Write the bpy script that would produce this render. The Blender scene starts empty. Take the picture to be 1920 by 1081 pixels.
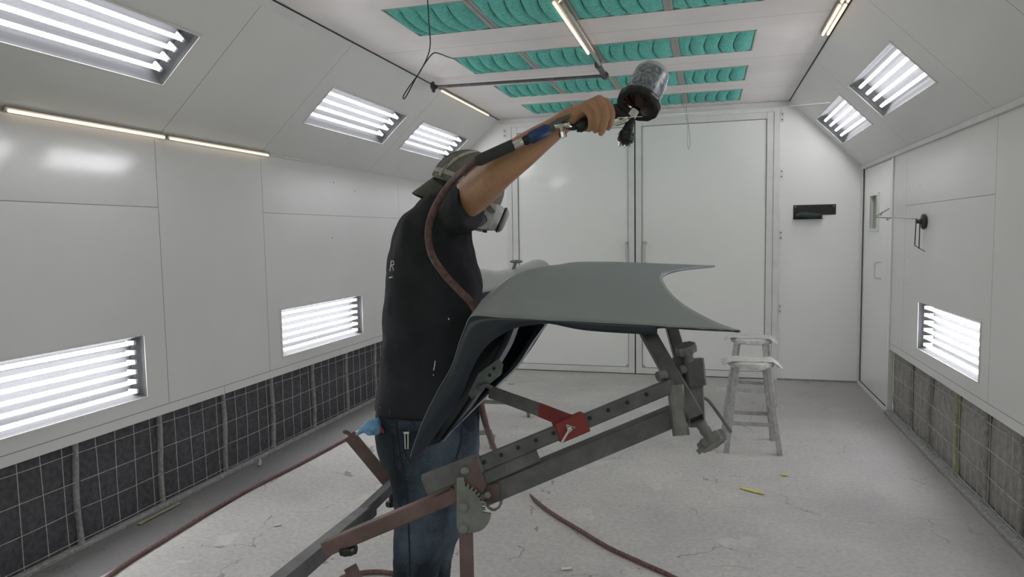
import bpy, bmesh, math, random
from mathutils import Vector, Matrix, noise
random.seed(4)
S = bpy.context.scene
COL = S.collection
PI = math.pi

# ------------------------------------------------------------------ camera
F_PX, YAW, PITCH, ROLL, CAM_H = 1290.0, 0.2791, -0.0779, -0.0170, 1.5
fw = Vector((-math.sin(YAW)*math.cos(PITCH), math.cos(YAW)*math.cos(PITCH), math.sin(PITCH)))
r0 = Vector((math.cos(YAW), math.sin(YAW), 0)); u0 = r0.cross(fw)
RT = r0*math.cos(ROLL) + u0*math.sin(ROLL)
UP = u0*math.cos(ROLL) - r0*math.sin(ROLL)
CAM = Vector((0, 0, CAM_H))
cd = bpy.data.cameras.new('camera'); cam = bpy.data.objects.new('camera', cd); COL.objects.link(cam)
cd.sensor_width = 36; cd.lens = F_PX/1920*36; cd.clip_start = 0.05
m = Matrix((RT, UP, -fw)).transposed().to_4x4(); m.translation = CAM
cam.matrix_world = m
S.camera = cam
S.view_settings.view_transform = 'Standard'; S.view_settings.look = 'None'
S.view_settings.gamma = 1; S.view_settings.use_curve_mapping = False
S.view_settings.exposure = 0.93
TUBE_E, WARM_E, SKY_E = 8.0, 0.75, 0.5
# ------------------------------------------------------------------ world: daylight and trees outside the open end of the booth
w = bpy.data.worlds.new('world'); S.world = w; w.use_nodes = True
nt = w.node_tree; nt.nodes.clear()
wo = nt.nodes.new('ShaderNodeOutputWorld'); bg = nt.nodes.new('ShaderNodeBackground'); bg.inputs[1].default_value = SKY_E
tc = nt.nodes.new('ShaderNodeTexCoord'); sx = nt.nodes.new('ShaderNodeSeparateXYZ')
nz = nt.nodes.new('ShaderNodeTexNoise'); nz.inputs['Scale'].default_value = 9; nz.inputs['Detail'].default_value = 8; nz.inputs['Roughness'].default_value = .7
ad = nt.nodes.new('ShaderNodeMath'); ad.operation = 'MULTIPLY_ADD'; ad.inputs[1].default_value = -0.35
rp = nt.nodes.new('ShaderNodeValToRGB'); rp.color_ramp.interpolation = 'LINEAR'
rp.color_ramp.elements[0].position = -0.0 + 0.0; rp.color_ramp.elements[0].color = (.22, .27, .16, 1)
rp.color_ramp.elements[1].position = .03; rp.color_ramp.elements[1].color = (1.0, 1.0, 1.0, 1)
nt.links.new(tc.outputs['Generated'], sx.inputs[0]); nt.links.new(tc.outputs['Generated'], nz.inputs['Vector'])
nt.links.new(nz.outputs[0], ad.inputs[0]); nt.links.new(sx.outputs[2], ad.inputs[2])
nt.links.new(ad.outputs[0], rp.inputs[0]); nt.links.new(rp.outputs[0], bg.inputs[0]); nt.links.new(bg.outputs[0], wo.inputs[0])

# ------------------------------------------------------------------ helpers
def P(px, py, d):
    "point seen at photo pixel px,py at depth d metres along the view axis"
    return CAM + (fw + RT*((px-960)/F_PX) - UP*((py-540.5)/F_PX))*d
def pl(px, py, axis, val):
    r = fw + RT*((px-960)/F_PX) - UP*((py-540.5)/F_PX)
    return CAM + r*((val-CAM[axis])/r[axis])
def lerp(a, b, t): return a + (b-a)*t
def cr(pts, n):
    "catmull-rom resample of tuples/Vectors"
    pts = [Vector(p) for p in pts]; out = []
    for i in range(len(pts)-1):
        p0 = pts[max(i-1, 0)]; p1 = pts[i]; p2 = pts[i+1]; p3 = pts[min(i+2, len(pts)-1)]
        for k in range(n):
            t = k/n
            out.append(0.5*((2*p1)+(p2-p0)*t+(2*p0-5*p1+4*p2-p3)*t*t+(3*p1-p0-3*p2+p3)*t**3))
    out.append(pts[-1]); return out
def crn(rows, n):
    "same for rows of plain floats"
    out = []
    for i in range(len(rows)-1):
        a0 = rows[max(i-1, 0)]; a1 = rows[i]; a2 = rows[i+1]; a3 = rows[min(i+2, len(rows)-1)]
        for k in range(n):
            t = k/n
            out.append([0.5*((2*p1)+(p2-p0)*t+(2*p0-5*p1+4*p2-p3)*t*t+(3*p1-p0-3*p2+p3)*t**3) for p0, p1, p2, p3 in zip(a0, a1, a2, a3)])
    out.append(list(rows[-1])); return out
def NB(): return bmesh.new()
def frame(d, up=None):
    d = d.normalized()
    up = Vector(up) if up is not None else Vector((0, 0, 1))
    if abs(d.dot(up.normalized())) > .98: up = Vector((0, 1, 0)) if abs(d.y) < .9 else Vector((1, 0, 0))
    s = d.cross(up).normalized(); u = s.cross(d).normalized()
    return s, u
def bx(bm, lo, hi):
    v = [bm.verts.new((x, y, z)) for x in (lo[0], hi[0]) for y in (lo[1], hi[1]) for z in (lo[2], hi[2])]
    for f in ((0,1,3,2),(4,6,7,5),(0,4,5,1),(2,3,7,6),(0,2,6,4),(1,5,7,3)): bm.faces.new([v[i] for i in f])
    return bm
def bar(bm, a, b, w, h, up=None, hollow=0, bev=0.0):
    "rectangular bar from a to b; hollow>0 gives an open tube with that wall"
    a = Vector(a); b = Vector(b); s, u = frame(b-a, up)
    def ring(p, w, h, c):
        pts = []
        for sx_, sy_ in ((1,1),(-1,1),(-1,-1),(1,-1)):
            q = p + s*sx_*w/2 + u*sy_*h/2
            if c > 0:
                qa = q - u*sy_*c; qb = q - s*sx_*c
                pts += [qa, qb] if sx_*sy_ > 0 else [qb, qa]
            else: pts.append(q)
        return [bm.verts.new(q) for q in pts]
    R = [ring(a, w, h, bev), ring(b, w, h, bev)]
    if hollow: R += [ring(b, w-2*hollow, h-2*hollow, bev*.5 if bev else 0), ring(a, w-2*hollow, h-2*hollow, bev*.5 if bev else 0)]; R.append(R[0])
    n = len(R[0])
    for r1, r2 in zip(R[:-1], R[1:]):
        for i in range(n): bm.faces.new((r1[i], r1[(i+1)%n], r2[(i+1)%n], r2[i]))
    if not hollow: bm.faces.new(R[0][::-1]); bm.faces.new(R[1])
    return bm
def loft(bm, rings, cap=True, closed=True):
    V = [[bm.verts.new(p) for p in r] for r in rings]; n = len(V[0])
    for a, b in zip(V[:-1], V[1:]):
        for i in range(n if closed else n-1): bm.faces.new((a[i], a[(i+1)%n], b[(i+1)%n], b[i]))
    if cap and closed: bm.faces.new(V[0][::-1]); bm.faces.new(V[-1])
    return V
def tube(bm, pts, r, seg=8, n=0, cap=True, closed=False):
    if n: pts = cr(pts, n)
    pts = [Vector(p) for p in pts]
    rr = r if isinstance(r, (list, tuple)) else [r]*len(pts)
    if len(rr) != len(pts):
        k = len(rr)-1; rr = [lerp(rr[min(int(i/(len(pts)-1)*k), k-1)], rr[min(int(i/(len(pts)-1)*k), k-1)+1], i/(len(pts)-1)*k-min(int(i/(len(pts)-1)*k), k-1)) for i in range(len(pts))]
    rings = []; s = None
    for i, p in enumerate(pts):
        t = (pts[min(i+1, len(pts)-1)]-pts[max(i-1, 0)])
        if t.length < 1e-9: t = Vector((0,0,1))
        t.normalize()
        if s is None: s, u = frame(t)
        else:
            s = (s - t*s.dot(t)).normalized(); u = s.cross(t)
        rings.append([p + (s*math.cos(2*PI*k/seg)+u*math.sin(2*PI*k/seg))*rr[i] for k in range(seg)])
    if closed: rings.append(rings[0]); cap = False
    loft(bm, rings, cap); return bm
def limb(bm, pts, seg=20, n=6):
    "closed smooth tapered limb: pts = (Vector, radius)"
    rows = crn([[*p, r] for p, r in pts], n)
    a = Vector(rows[0][:3]); b = Vector(rows[1][:3]); d = (a-b).normalized(); r = rows[0][3]
    head = [[*(a+d*r*math.sin(t)), r*math.cos(t)] for t in (1.45, 1.1, .75, .4)]
    a = Vector(rows[-1][:3]); b = Vector(rows[-2][:3]); d = (a-b).normalized(); r = rows[-1][3]
    tail = [[*(a+d*r*math.sin(t)), r*math.cos(t)] for t in (.4, .75, 1.1, 1.45)]
    rows = head+rows+tail
    tube(bm, [x[:3] for x in rows], [max(x[3], .0008) for x in rows], seg)
def ell(bm, c, rx, ry, rz, M=None, seg=24, rg=16):
    M = M or Matrix.Identity(3); V = []
    for j in range(1, rg):
        th = PI*j/rg
        V.append([bm.verts.new(Vector(c)+M@Vector((rx*math.sin(th)*math.cos(2*PI*i/seg), ry*math.sin(th)*math.sin(2*PI*i/seg), rz*math.cos(th)))) for i in range(seg)])
    t = bm.verts.new(Vector(c)+M@Vector((0,0,rz))); b = bm.verts.new(Vector(c)-M@Vector((0,0,rz)))
    for i in range(seg):
        j = (i+1) % seg
        bm.faces.new((t, V[0][i], V[0][j])); bm.faces.new((b, V[-1][j], V[-1][i]))
        for a, c2 in zip(V[:-1], V[1:]): bm.faces.new((a[i], c2[i], c2[j], a[j]))
def lathe(bm, prof, o, ax, seg=24, lobes=0, lamp=0):
    "prof = (radius, height along axis)"
    o = Vector(o); ax = Vector(ax).normalized(); s, u = frame(ax)
    rings = []
    for r, h in prof:
        rings.append([o+ax*h+(s*math.cos(2*PI*k/seg)+u*math.sin(2*PI*k/seg))*max(r, .0002)*(1+(lamp*math.cos(lobes*2*PI*k/seg) if lobes and r > 0.6*max(q[0] for q in prof) else 0)) for k in range(seg)])
    loft(bm, rings, True); return bm
def prism(bm, pts, off):
    "extrude polygon pts by vector off"
    off = Vector(off); a = [bm.verts.new(Vector(p)) for p in pts]; b = [bm.verts.new(Vector(p)+off) for p in pts]; n = len(a)
    bm.faces.new(a[::-1]); bm.faces.new(b)
    for i in range(n): bm.faces.new((a[i], a[(i+1)%n], b[(i+1)%n], b[i]))
    return bm
def finish(bm, smooth):
    bmesh.ops.remove_doubles(bm, verts=bm.verts, dist=1e-6)
    bmesh.ops.recalc_face_normals(bm, faces=bm.faces)
def obj(name, bm, mat, parent=None, smooth=True, fix=True, bevel=0):
    if fix: finish(bm, smooth)
    me = bpy.data.meshes.new(name); bm.to_mesh(me); bm.free()
    if mat: me.materials.append(mat)
    if smooth:
        for p in me.polygons: p.use_smooth = True
        try: me.set_sharp_from_angle(angle=math.radians(38))
        except Exception: pass
    o = bpy.data.objects.new(name, me); COL.objects.link(o)
    if parent is not None:
        o.parent = parent
        if parent.type == 'EMPTY' : o.location = -parent.location
    if bevel:
        b = o.modifiers.new('bevel', 'BEVEL'); b.width = bevel; b.segments = 2; b.limit_method = 'ANGLE'
    return o
def pieces(name, bm, mat, parent=None, smooth=True, bevel=0):
    "one object for every separate piece in bm"
    bm.verts.ensure_lookup_table(); seen = set(); out = []
    for v0 in bm.verts:
        if v0 in seen: continue
        st = [v0]; isl = []; seen.add(v0)
        while st:
            v = st.pop(); isl.append(v)
            for e in v.link_edges:
                w2 = e.other_vert(v)
                if w2 not in seen: seen.add(w2); st.append(w2)
        nb = bmesh.new(); mp = {v: nb.verts.new(v.co) for v in isl}; fs = set(f for v in isl for f in v.link_faces)
        for f in fs: nb.faces.new([mp[v] for v in f.verts])
        out.append(obj(name, nb, mat, parent, smooth, True, bevel))
    bm.free(); return out
def tag(o, label, cat, group=None):
    o['label'] = label; o['category'] = cat
    if group: o['group'] = group
    return o
def thing(name, label, cat, loc=(0,0,0), group=None):
    o = bpy.data.objects.new(name, None); COL.objects.link(o); o.location = loc; o.empty_display_size = .05
    return tag(o, label, cat, group)
def struct(o): o['kind'] = 'structure'; return o
def copy_tree(o, parent=None):
    c = o.copy(); COL.objects.link(c)
    if parent is not None: c.parent = parent
    for ch in list(o.children): copy_tree(ch, c)
    return c
def remesh(o, vox, smooth=6, fac=.5):
    r = o.modifiers.new('remesh', 'REMESH'); r.mode = 'VOXEL'; r.voxel_size = vox; r.use_smooth_shade = True
    s = o.modifiers.new('smooth', 'SMOOTH'); s.iterations = smooth; s.factor = fac
    return o

# ------------------------------------------------------------------ materials
def mat(name, col, rough=.5, metal=0, spec=.5, nscale=0, namt=.15, bump=0, bscale=0, coat=0):
    M = bpy.data.materials.new(name); M.use_nodes = True; t = M.node_tree; b = t.nodes['Principled BSDF']
    b.inputs['Base Color'].default_value = (*col, 1); b.inputs['Roughness'].default_value = rough; b.inputs['Metallic'].default_value = metal
    b.inputs['Specular IOR Level'].default_value = spec; b.inputs['Coat Weight'].default_value = coat; b.inputs['Coat Roughness'].default_value = .08
    g = t.nodes.new('ShaderNodeNewGeometry')
    if nscale:
        n = t.nodes.new('ShaderNodeTexNoise'); n.inputs['Scale'].default_value = nscale; n.inputs['Detail'].default_value = 6; n.inputs['Roughness'].default_value = .6
        t.links.new(g.outputs['Position'], n.inputs['Vector'])
        r = t.nodes.new('ShaderNodeValToRGB'); r.color_ramp.elements[0].position = .3; r.color_ramp.elements[1].position = .7
        r.color_ramp.elements[0].color = tuple(c*(1-namt) for c in col)+(1,); r.color_ramp.elements[1].color = tuple(min(1, c*(1+namt)) for c in col)+(1,)
        t.links.new(n.outputs[0], r.inputs[0]); t.links.new(r.outputs[0], b.inputs['Base Color'])
    if bump:
        n = t.nodes.new('ShaderNodeTexNoise'); n.inputs['Scale'].default_value = bscale; n.inputs['Detail'].default_value = 5
        t.links.new(g.outputs['Position'], n.inputs['Vector'])
        bp = t.nodes.new('ShaderNodeBump'); bp.inputs['Strength'].default_value = bump; bp.inputs['Distance'].default_value = .01
        t.links.new(n.outputs[0], bp.inputs['Height']); t.links.new(bp.outputs[0], b.inputs['Normal'])
    return M
def emit(name, col, e):
    M = bpy.data.materials.new(name); M.use_nodes = True; t = M.node_tree; b = t.nodes['Principled BSDF']
    b.inputs['Base Color'].default_value = (*col, 1); b.inputs['Emission Color'].default_value = (*col, 1); b.inputs['Emission Strength'].default_value = e
    return M
def mixcol(t, fac, a, b):
    "fac socket; a socket or colour; b colour"
    n = t.nodes.new('ShaderNodeMix'); n.data_type = 'RGBA'
    t.links.new(fac, n.inputs[0])
    if isinstance(a, tuple): n.inputs[6].default_value = (*a, 1)
    else: t.links.new(a, n.inputs[6])
    if isinstance(b, tuple): n.inputs[7].default_value = (*b, 1)
    else: t.links.new(b, n.inputs[7])
    return n.outputs[2]
def mth(t, op, a, b=None, c=None):
    n = t.nodes.new('ShaderNodeMath'); n.operation = op
    for i, v in enumerate((a, b, c)):
        if v is None: continue
        if hasattr(v, 'default_value') or hasattr(v, 'is_output'): t.links.new(v, n.inputs[i])
        else: n.inputs[i].default_value = v
    return n.outputs[0]
def add_lines(M, lines, spots=(), dark=(.25, .25, .24)):
    "panel seams (axis, value, other axis, lo, hi, half width) and screw marks (axis a, a, axis b, b, r)"
    t = M.node_tree; b = t.nodes['Principled BSDF']; g = t.nodes.new('ShaderNodeNewGeometry'); s = t.nodes.new('ShaderNodeSeparateXYZ')
    t.links.new(g.outputs['Position'], s.inputs[0]); acc = None
    for ax, v, ox, lo, hi, hw in lines:
        f = mth(t, 'COMPARE', s.outputs[ax], v, hw); f = mth(t, 'MULTIPLY', f, mth(t, 'GREATER_THAN', s.outputs[ox], lo)); f = mth(t, 'MULTIPLY', f, mth(t, 'LESS_THAN', s.outputs[ox], hi))
        acc = f if acc is None else mth(t, 'MAXIMUM', acc, f)
    for a, av, c, cv, r in spots:
        f = mth(t, 'MULTIPLY', mth(t, 'COMPARE', s.outputs[a], av, r*1.3), mth(t, 'COMPARE', s.outputs[c], cv, r))
        acc = f if acc is None else mth(t, 'MAXIMUM', acc, f)
    src = b.inputs['Base Color'].links[0].from_socket if b.inputs['Base Color'].links else tuple(b.inputs['Base Color'].default_value)[:3]
    t.links.new(mixcol(t, acc, src, dark), b.inputs['Base Color'])
    return M

WALLC = (.74, .742, .73)
m_wl = add_lines(mat('white_wall_paint_left', (.69, .69, .685), .32, nscale=1.3, namt=.03, bump=.07, bscale=22),
    [(1, 3.166, 2, .578, 2.06, .0022), (1, 4.105, 2, .578, 2.06, .0022), (2, 1.685, 1, -1, 3.166, .002), (2, 1.68, 1, 4.105, 6.27, .0018), (2, .578, 1, -1, 9, .0022), (1, 3.63, 2, .5, .578, .002), (1, 5.05, 2, .5, .578, .002), (1, 6.27, 2, .578, 2.06, .002)],
    [(1, 5.05, 2, 1.95, .006), (1, 5.4, 2, 1.9, .006), (1, 5.0, 2, 1.5, .006)])
def gloss_patch(M):
    t = M.node_tree; b = t.nodes['Principled BSDF']; g = t.nodes.new('ShaderNodeNewGeometry'); s_ = t.nodes.new('ShaderNodeSeparateXYZ'); t.links.new(g.outputs['Position'], s_.inputs[0])
    f = mth(t, 'MULTIPLY', mth(t, 'LESS_THAN', s_.outputs[1], 3.166), mth(t, 'GREATER_THAN', s_.outputs[2], 1.685))
    t.links.new(mth(t, 'MULTIPLY_ADD', f, -.20, .32), b.inputs['Roughness']); t.links.new(f, b.inputs['Coat Weight'])
gloss_patch(m_wl)
m_wr = add_lines(mat('white_wall_paint_right', (.70, .70, .68), .3, nscale=1.3, namt=.03, bump=.03, bscale=9),
    [(1, 4.09, 2, .578, 2.06, .0022), (2, 1.665, 1, 4.09, 5.75, .0022), (2, .578, 1, -1, 6.1, .0022), (1, 5.76, 2, .578, 2.06, .0018)],
    [(1, pl(x, y, 0, 1.409).y, 2, pl(x, y, 0, 1.409).z, .005) for x, y in ((1664,475),(1673,493),(1702,480),(1700,531),(1681,370),(1705,353),(1725,347),(1663,474))])
m_wb = mat('white_wall_paint_back', (.85, .845, .83), .3, nscale=1.1, namt=.03, bump=.03, bscale=7)
m_sl = add_lines(mat('white_slope_paint', (.69, .69, .675), .34, nscale=1.1, namt=.04), [(1, 3.2, 2, 0, 4, .0022), (1, 4.105, 2, 0, 4, .0018), (1, 5.65, 2, 0, 4, .002), (1, 3.0, 0, 0, 3, .002)])
m_ce = add_lines(mat('ceiling_paint', (.73, .70, .685), .5, nscale=2.2, namt=.06), [(1, 4.42, 0, -9, 9, .002), (1, 5.42, 0, -9, 9, .002), (1, 6.36, 0, -9, 9, .002)])
m_door = mat('door_paint', (.87, .875, .85), .3, nscale=1.0, namt=.025, coat=.6)
m_frame = mat('door_frame_aluminium', (.74, .745, .73), .35, nscale=8, namt=.05)
m_dark = mat('dark_gap', (.02, .02, .02), .7)
m_trimw = mat('light_trim', (.66, .66, .65), .4, nscale=6, namt=.06)
m_teal = mat('teal_fibre', (.13, .50, .425), .95, nscale=45, namt=.25, bump=.5, bscale=120)
m_tealdark = mat('dark_teal_thread', (.012, .10, .08), .9)
m_galv = mat('galvanised_strip', (.42, .41, .39), .45, metal=.4, nscale=20, namt=.1)
m_galvd = mat('gap_line_grey', (.16, .16, .155), .6)
m_pad = mat('charcoal_filter_felt', (.085, .085, .095), 1, nscale=35, namt=.35, bump=.6, bscale=140)
m_padr = mat('dusty_filter_felt', (.30, .285, .265), 1, nscale=25, namt=.25, bump=.5, bscale=140)
m_wire = mat('dusty_wire', (.42, .42, .41), .6, nscale=60, namt=.25)
m_post = mat('dusty_wrapped_post', (.30, .295, .295), .8, nscale=40, namt=.3, bump=.4, bscale=60)
m_tube = emit('fluorescent_tube', (1, .975, 1), TUBE_E)
m_warm = emit('warm_tube', (1, .80, .58), WARM_E)
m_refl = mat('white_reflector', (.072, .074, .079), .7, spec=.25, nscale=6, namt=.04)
m_cap = mat('tube_socket', (.6, .6, .6), .5)
m_steel = mat('grey_painted_steel', (.115, .115, .12), .5, nscale=18, namt=.3, bump=.1, bscale=80)
m_steell = mat('light_dusty_steel', (.185, .185, .185), .6, nscale=22, namt=.25, bump=.1, bscale=80)
m_red = mat('oversprayed_red_steel', (.13, .08, .078), .55, nscale=9, namt=.4, bump=.1, bscale=80)
m_bred = mat('bright_red_steel', (.22, .030, .028), .5, nscale=10, namt=.35)
m_black = mat('black_plastic', (.015, .015, .017), .35, nscale=30, namt=.2)
m_chrome = mat('chrome', (.75, .72, .68), .12, metal=1, nscale=30, namt=.1)
m_tab = mat('coated_tab', (.14, .15, .175), .3, metal=.3, nscale=25, namt=.3)
m_pin = mat('zinc_pin', (.55, .55, .55), .35, metal=.6)
m_blue = mat('blue_anodised', (.02, .055, .18), .4, nscale=40, namt=.35)
m_grip = mat('rubber_grip', (.045, .047, .05), .65, nscale=40, namt=.3)
m_hose = mat('red_rubber_hose', (.125, .066, .062), .6, nscale=60, namt=.5)
m_fend = mat('satin_primer_panel', (.265, .29, .285), .40, nscale=14, namt=.05)
m_fendd = mat('black_primer', (.028, .035, .052), .30, nscale=10, namt=.1)
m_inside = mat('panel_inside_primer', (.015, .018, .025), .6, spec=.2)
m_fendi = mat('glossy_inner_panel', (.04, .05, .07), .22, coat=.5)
m_fendl = mat('lightened_inner_coat', (.26, .285, .33), .28, metal=.25, nscale=8, namt=.15)  # lightened so the colour carries the floor's reflection on the edge roll
m_shirt = mat('black_cotton', (.027, .0272, .034), .85, spec=.25, nscale=12, namt=.25, bump=1.0, bscale=6)
m_skin = mat('skin', (.50, .265, .165), .5, nscale=30, namt=.10, bump=.05, bscale=120)
m_capf = mat('grey_cap_canvas', (.19, .18, .16), .9, nscale=60, namt=.2, bump=.3, bscale=300)
m_caps = mat('cap_light_piping', (.44, .43, .39), .9, nscale=60, namt=.2)
m_brim = mat('cap_brim_cloth', (.085, .083, .075), .85, nscale=60, namt=.2)
m_mask = mat('grey_mask_plastic', (.28, .28, .27), .4, nscale=20, namt=.1)
m_maskl = mat('pale_mask_filter', (.60, .61, .62), .5, nscale=25, namt=.3)
m_hair = mat('dark_hair', (.03, .022, .017), .8, nscale=120, namt=.4)
m_glove = mat('blue_nitrile', (.16, .36, .62), .45, nscale=20, namt=.15)
m_wood = mat('dusty_grey_wood', (.36, .355, .35), .8, nscale=26, namt=.25, bump=.3, bscale=50)
m_cover = mat('masking_film', (.62, .61, .59), .5, nscale=14, namt=.2, bump=.5, bscale=40)
m_shoe = mat('brown_shoe', (.06, .045, .035), .7, nscale=20, namt=.2)
m_white = mat('white_marking', (.7, .7, .7), .6)
m_yel = mat('yellow_tape', (.62, .55, .08), .6, nscale=30, namt=.15)
m_ytape = mat('dusty_masking_tape', (.34, .33, .20), .8, nscale=30, namt=.25)
m_cloth = mat('dark_green_cloth', (.04, .065, .058), .9, nscale=40, namt=.3)

def denim():
    M = mat('blue_denim', (.05, .075, .12), .85, spec=.2, bump=.5, bscale=10); t = M.node_tree; b = t.nodes['Principled BSDF']
    g = t.nodes.new('ShaderNodeNewGeometry'); n = t.nodes.new('ShaderNodeTexNoise'); n.inputs['Scale'].default_value = 4; n.inputs['Detail'].default_value = 8
    n2 = t.nodes.new('ShaderNodeTexNoise'); n2.inputs['Scale'].default_value = 160
    t.links.new(g.outputs['Position'], n.inputs['Vector']); t.links.new(g.outputs['Position'], n2.inputs['Vector'])
    r = t.nodes.new('ShaderNodeValToRGB'); r.color_ramp.elements[0].position = .46; r.color_ramp.elements[1].position = .68
    r.color_ramp.elements[0].color = (.020, .027, .038, 1); r.color_ramp.elements[1].color = (.115, .155, .21, 1)
    t.links.new(mth(t, 'MULTIPLY_ADD', n2.outputs[0], .12, mth(t, 'ADD', n.outputs[0], -.05)), r.inputs[0]); t.links.new(r.outputs[0], b.inputs['Base Color'])
    return M
m_denim = denim()
def floor_mat():
    M = mat('worn_concrete', (.26, .26, .25), .75, spec=.3); t = M.node_tree; b = t.nodes['Principled BSDF']
    g = t.nodes.new('ShaderNodeNewGeometry'); pos = g.outputs['Position']
    def N(s, d=8, r=.6):
        n = t.nodes.new('ShaderNodeTexNoise'); n.inputs['Scale'].default_value = s; n.inputs['Detail'].default_value = d; n.inputs['Roughness'].default_value = r
        t.links.new(pos, n.inputs['Vector']); return n.outputs[0]
    def ramp(f, a, b2, ca, cb):
        r = t.nodes.new('ShaderNodeValToRGB'); r.color_ramp.elements[0].position = a; r.color_ramp.elements[1].position = b2
        r.color_ramp.elements[0].color = (*ca, 1); r.color_ramp.elements[1].color = (*cb, 1); t.links.new(f, r.inputs[0]); return r.outputs[0]
    base = ramp(N(1.6), .3, .72, (.43, .42, .41), (.57, .555, .53))
    fine = ramp(N(40, 4), .3, .7, (.85, .85, .85), (1.12, 1.12, 1.12))
    mx = t.nodes.new('ShaderNodeMix'); mx.data_type = 'RGBA'; mx.blend_type = 'MULTIPLY'; mx.inputs[0].default_value = 1
    t.links.new(base, mx.inputs[6]); t.links.new(fine, mx.inputs[7])
    patch = ramp(N(2.3, 9, .55), .63, .645, (0,0,0), (1,1,1))
    c1 = mixcol(t, mth(t, 'MULTIPLY', patch, .4), mx.outputs[2], (.66, .62, .57))
    # cracks
    wv = t.nodes.new('ShaderNodeTexNoise'); wv.inputs['Scale'].default_value = 5; wv.inputs['Detail'].default_value = 6; t.links.new(pos, wv.inputs['Vector'])
    va = t.nodes.new('ShaderNodeVectorMath'); va.operation = 'MULTIPLY_ADD'; va.inputs[1].default_value = (.35, .35, 0); t.links.new(wv.outputs['Color'], va.inputs[0]); t.links.new(pos, va.inputs[2])
    vo = t.nodes.new('ShaderNodeTexVoronoi'); vo.feature = 'DISTANCE_TO_EDGE'; vo.inputs['Scale'].default_value = 1.5; t.links.new(va.outputs[0], vo.inputs['Vector'])
    ck = mth(t, 'MULTIPLY', mth(t, 'LESS_THAN', vo.outputs['Distance'], .0045), mth(t, 'GREATER_THAN', N(2.9, 4), .53))
    c2 = mixcol(t, mth(t, 'MULTIPLY', ck, .55), c1, (.12, .115, .11))
    # grime beside the left filters
    s = t.nodes.new('ShaderNodeSeparateXYZ'); t.links.new(pos, s.inputs[0])
    e = mth(t, 'LESS_THAN', mth(t, 'MULTIPLY_ADD', N(3, 4), .05, s.outputs[0]), -2.60)
    c3 = mixcol(t, mth(t, 'MULTIPLY', e, .8), c2, (.12, .115, .12))
    rr_ = t.nodes.new('ShaderNodeMapRange'); rr_.inputs['From Min'].default_value = .1; rr_.inputs['From Max'].default_value = 1.3; t.links.new(mth(t, 'MULTIPLY_ADD', N(1.1, 5), .9, mth(t, 'ADD', s.outputs[0], -.45)), rr_.inputs['Value'])
    c3 = mixcol(t, mth(t, 'MULTIPLY', rr_.outputs[0], .55), c3, (.25, .24, .24))
    t.links.new(c3, b.inputs['Base Color'])
    bp = t.nodes.new('ShaderNodeBump'); bp.inputs['Strength'].default_value = .35; bp.inputs['Distance'].default_value = .006
    t.links.new(N(14, 8), bp.inputs['Height']); t.links.new(bp.outputs[0], b.inputs['Normal'])
    return M
m_floor = floor_mat()
def glass(name, fac, rough=.03, tint=(1,1,1)):
    M = bpy.data.materials.new(name); M.use_nodes = True; t = M.node_tree; t.nodes.clear()
    o = t.nodes.new('ShaderNodeOutputMaterial'); mx = t.nodes.new('ShaderNodeMixShader'); a = t.nodes.new('ShaderNodeBsdfTransparent'); a.inputs[0].default_value = (*tint, 1)
    b = t.nodes.new('ShaderNodeBsdfGlossy'); b.inputs['Roughness'].default_value = rough
    mx.inputs[0].default_value = fac; t.links.new(a.outputs[0], mx.inputs[1]); t.links.new(b.outputs[0], mx.inputs[2]); t.links.new(mx.outputs[0], o.inputs[0]); return M
m_glass = glass('clear_lamp_pane', .05, .1, (.97, .98, .98))
m_wglass = glass('window_pane', .12, .03, (.85, .88, .88))
def cup_mat():
    M = bpy.data.materials.new('paint_cup_plastic'); M.use_nodes = True; t = M.node_tree; b = t.nodes['Principled BSDF']
    g = t.nodes.new('ShaderNodeNewGeometry'); n = t.nodes.new('ShaderNodeTexNoise'); n.inputs['Scale'].default_value = 60; n.inputs['Detail'].default_value = 9; n.inputs['Distortion'].default_value = 1.2
    t.links.new(g.outputs['Position'], n.inputs['Vector']); r = t.nodes.new('ShaderNodeValToRGB')
    r.color_ramp.elements[0].position = .38; r.color_ramp.elements[1].position = .66; r.color_ramp.elements[0].color = (.10, .12, .155, 1); r.color_ramp.elements[1].color = (.40, .43, .47, 1)
    t.links.new(n.outputs[0], r.inputs[0]); t.links.new(r.outputs[0], b.inputs['Base Color']); b.inputs['Roughness'].default_value = .25
    return M
m_cup = cup_mat(); m_cupt = mat('cup_clear_end', (.42, .45, .46), .2, nscale=30, namt=.15)
m_lid = mat('paint_filled_lid', (.020, .006, .005), .10, nscale=20, namt=.3)

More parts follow.
